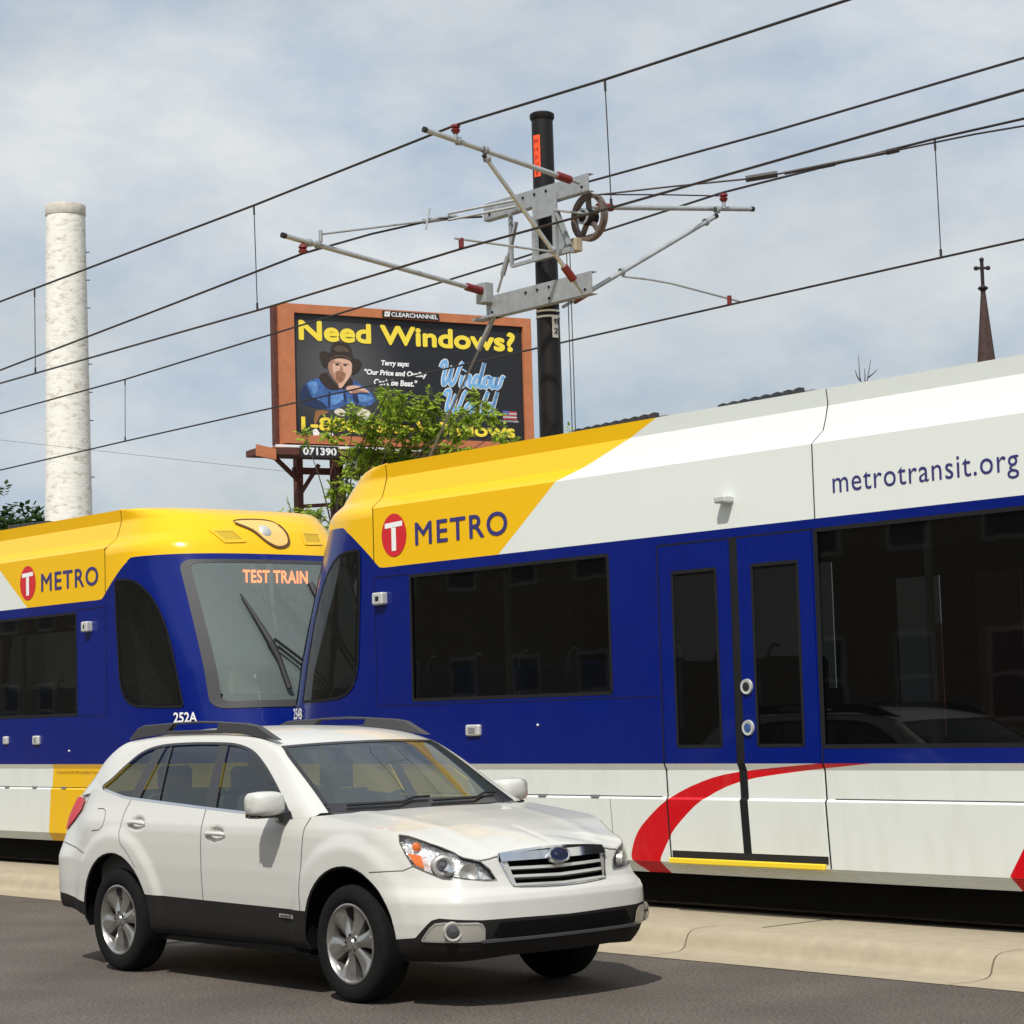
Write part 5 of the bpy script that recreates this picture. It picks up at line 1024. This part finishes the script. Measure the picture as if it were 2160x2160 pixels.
MB().lathe([(1.06 - .27 * z / 22.3 + .006 * math.sin(z * 7), z) for z in zsn], cxy, (0, 0, 1), 40).build('shaft', 'white_brick', ch, smooth=50)
MB().lathe([(.80, 22.3), (.812, 22.32), (.812, 22.70), (.80, 22.74), (.6, 22.74), (.6, 22.0)], cxy, (0, 0, 1), 40).build('cap_ring', 'chimney_cap', ch, smooth=40)
for k in range(9):
    z = 20.8 - k * 1.15; r = 1.06 - .27 * z / 22.3; a = math.atan2(.764, .644); MB().bar((cxy[0] + r * math.cos(a), cxy[1] + r * math.sin(a), z), (cxy[0] + (r + .14) * math.cos(a), cxy[1] + (r + .14) * math.sin(a), z), .035).build('rung', 'dark_metal', ch)

# ------------------------------------------------------------------ church spire
pbr('spire_slate', (.055, .028, .024), .85, var=(5, .4)); pbr('spire_iron', (.02, .012, .012), .6); pbr('church_brick', (.16, .06, .045), .9, var=(6, .3))
sc_ = thing('church', 'dark church spire topped by a cross, rising behind the train roof', 'church', (-67.75, 88.6, 0)); sx0, sy0 = -67.75, 88.6
MB().lathe([(.46, 18.2), (.11, 21.95)], (sx0, sy0, 0), (0, 0, 1), 8).build('spire', 'spire_slate', sc_); MB().lathe([(1.7, 5.4), (.46, 18.2)], (sx0, sy0, 0), (0, 0, 1), 8).build('spire', 'spire_slate', sc_)
MB().box((sx0 - 2.4, sy0 - 2.4, 0), (sx0 + 2.4, sy0 + 2.4, 5.4)).build('tower', 'church_brick', sc_)
MB().lathe([(.09, 21.85), (.24, 21.98), (.27, 22.03), (.20, 22.1), (.06, 22.18)], (sx0, sy0, 0), (0, 0, 1), 14).build('collar', 'spire_iron', sc_, smooth=40)
cr = MB(); cr.box((sx0 - .065, sy0 - .065, 22.1), (sx0 + .065, sy0 + .065, 23.45)); rt = Vector((.644, .764, 0)); c0 = Vector((sx0, sy0, 23.04)); cr.bar(c0 - rt * .28, c0 + rt * .28, .12, .12)
for p in (c0 - rt * .30, c0 + rt * .30, Vector((sx0, sy0, 23.47))): cr.lathe([(0, -.12), (.09, -.09), (.13, 0), (.09, .09), (0, .12)], p, (0, 0, 1), 10)
cr.build('cross', 'spire_iron', sc_)

# ------------------------------------------------------------------ trees
def leafmat(name, a, b):
    m = bpy.data.materials.new(name); m.use_nodes = True; MT[name] = m; t = m.node_tree; t.nodes.clear(); o = t.nodes.new('ShaderNodeOutputMaterial')
    g = t.nodes.new('ShaderNodeNewGeometry'); r = t.nodes.new('ShaderNodeValToRGB'); r.color_ramp.elements[0].color = (*a, 1); r.color_ramp.elements[1].color = (*b, 1); t.links.new(g.outputs['Random Per Island'], r.inputs[0])
    d = t.nodes.new('ShaderNodeBsdfDiffuse'); tr = t.nodes.new('ShaderNodeBsdfTranslucent'); mx_ = t.nodes.new('ShaderNodeMixShader'); mx_.inputs[0].default_value = .45
    t.links.new(r.outputs[0], d.inputs[0]); t.links.new(r.outputs[0], tr.inputs[0]); t.links.new(d.outputs[0], mx_.inputs[1]); t.links.new(tr.outputs[0], mx_.inputs[2]); t.links.new(mx_.outputs[0], o.inputs[0])
leafmat('leaf', (.17, .28, .02), (.46, .58, .08)); leafmat('leaf_dark', (.02, .05, .015), (.06, .10, .03)); pbr('bark', (.06, .045, .032), .9, var=(12, .4))
def leaf(mb, p, d, n, l, w):
    d = Vector(d).normalized(); s = d.cross(Vector(n)); s = s.normalized() if s.length > 1e-3 else Vector((1, 0, 0)); m_ = p + d * l * .45
    mb.add([p, m_ + s * w, p + d * l, m_ - s * w], [(0, 1, 2, 3)])
def rv(): return Vector((random.gauss(0, 1), random.gauss(0, 1), random.gauss(0, 1))).normalized()
def tree(name, label, base, clusters, trunk_r, leafm, sprays, ll, lw, fork=None, group=None, rr=.8):
    o = thing(name, label, 'tree', (base[0], base[1], 0), group); tk = MB(); cr_ = MB(); zf = fork or min(c[2] for c in clusters) - .8
    top = Vector((base[0] + .15, base[1] + .1, zf)); tk.tube([Vector(base), Vector(base).lerp(top, .5) + Vector((.06, -.05, 0)), top], [trunk_r, trunk_r * .8, trunk_r * .6], 8)
    for (x, y, z, r) in clusters:
        c = Vector((x, y, z)); mid = top.lerp(c, .5) + Vector((random.uniform(-.2, .2), random.uniform(-.2, .2), .15 + .1 * random.random()))
        tk.tube(curve([top - Vector((0, 0, random.uniform(0, zf * .2))), mid, c], 3), [trunk_r * .35, trunk_r * .3, trunk_r * .22, trunk_r * .16, trunk_r * .12, trunk_r * .1, .008], 5)
        for k in range(max(4, int(sprays * (r / rr) ** 1.7))):
            p = c + rv() * r * .8 * (random.random() ** .5); d = (p - c).normalized() * .5 + rv() * .6 + Vector((0, 0, -.15)); d.normalize()
            L_ = ll * random.uniform(1.5, 2.4); tk.tube([p, p + d * L_ * .5 + Vector((0, 0, .01)), p + d * L_ - Vector((0, 0, .04))], [.006, .005, .003], 3, caps=False)
            nrm = (Vector((0, 0, 1)) + rv() * .5).normalized(); sd_ = d.cross(nrm).normalized()
            for q in range(4):
                t = (q + .6) / 4.2; b_ = p + d * L_ * t
                for s_ in (-1, 1): leaf(cr_, b_, sd_ * s_ + d * .7 + Vector((0, 0, -.35)) + rv() * .25, nrm + rv() * .4, ll * random.uniform(.75, 1.2), lw * random.uniform(.8, 1.2))
            leaf(cr_, p + d * L_, d + Vector((0, 0, -.3)), nrm, ll, lw)
    tk.build('trunk', 'bark', o, smooth=60); cr_.build('crown', leafm, o)
    return o
tree('street_tree', 'light green street tree in front of the billboard, behind the train noses', (-27.72, 19.80, 0), [(x, y, z - .10, r * .9) for k, (x, y, z, r) in enumerate(TREE) if k != 24], .07, 'leaf', 34, .078, .025, 4.0, rr=.2)
def blob(cx, cy, cz, rx, rz_, n):
    out = []
    for k in range(n): v = rv(); t = random.random() ** .4; out.append((cx + v.x * rx * t, cy + v.y * rx * t, cz + v.z * rz_ * t, rx * .45))
    return out
tree('distant_tree', 'dark green tree beyond the trains at the left edge, left of the chimney', (-90.5, 46.6, 0), blob(-90.5, 46.6, 9.6, 2.4, 2.0, 22), .25, 'leaf_dark', 16, .36, .12, 5.5)
tree('distant_tree', 'dark green tree showing just left of the chimney foot', (-87.5, 47.6, 0), blob(-87.5, 47.6, 9.0, 2.0, 1.8, 18), .25, 'leaf_dark', 16, .36, .12, 5.5)
tree('distant_tree', 'small green treetop peeping over the train roof right of the black pole', (-33.1, 29.9, 0), blob(-33.1, 29.9, 6.7, .55, .8, 8), .08, 'leaf', 10, .13, .03, 5.5)
bt_ = thing('bare_tree', 'leafless treetop twigs above the white train roof', 'tree', (-29.3, 34.4, 0)); tk = MB(); tk.tube([(-29.3, 34.4, 0), (-29.35, 34.35, 4), (-29.33, 34.3, 7.9)], [.14, .10, .03], 7)
for a, b, c in (((-29.33, 34.3, 7.9), (-29.45, 34.2, 8.3), (-29.42, 34.15, 8.72)), ((-29.33, 34.3, 7.9), (-29.2, 34.5, 8.25), (-29.05, 34.6, 8.62)), ((-29.2, 34.5, 8.25), (-29.0, 34.75, 8.35), (-28.9, 34.85, 8.42)), ((-29.45, 34.2, 8.2), (-29.5, 34.05, 8.3), (-29.55, 34.0, 8.42)), ((-29.3, 34.35, 8.0), (-29.28, 34.4, 8.3), (-29.3, 34.42, 8.45))): tk.tube([lerp((-29.33, 34.3, p_[2]), p_, .42) for p_ in (a, b, c)], [.016, .010, .005], 5)
tk.build('trunk', 'bark', bt_, smooth=60)
wire('thin sagging utility line low in the sky behind the white chimney', [(-100, 10, 12), (-85, 30, 11.0), (-63.4, 32.6, 10.72), (-55, 38, 9.1), (-45, 60, 9.0)], .006, 'utility_line')

# ------------------------------------------------------------------ building across the street (seen mirrored in the glass)
pbr('tan_brick', (.30, .24, .16), .9, var=(5, .15)); pbr('dark_brick', (.20, .11, .08), .9, var=(5, .2)); pbr('sash', (.6, .58, .54), .6); pbr('dark_pane', (.03, .035, .04), .05)
for (x0, x1, h, mat, lab) in ((-150, -22, 9.0, 'tan_brick', 'tan brick building across the street, mirrored in the train windows'), (-20, 16, 8.0, 'dark_brick', 'dark red brick building across the street, mirrored in the train windows')):
    bd_ = thing('brick_building', lab, 'building', ((x0 + x1) / 2, -19, 0)); MB().box((x0, -26, 0), (x1, -14, h)).build('wall', mat, bd_); MB().box((x0 - .15, -26.1, h), (x1 + .15, -13.85, h + .35)).build('cornice', 'sash', bd_)
    x = x0 + 1.2
    while x < x1 - 1.6:
        for z in (1.2, 5.0):
            wn = MB().box((x, -14.02, z), (x + 1.2, -13.96, z + 2.0)).build('window', 'sash', bd_); MB().box((x + .1, -13.97, z + .1), (x + 1.1, -13.95, z + .96)).build('pane', 'dark_pane', wn); MB().box((x + .1, -13.97, z + 1.04), (x + 1.1, -13.95, z + 1.9)).build('pane', 'dark_pane', wn)
        x += 2.6
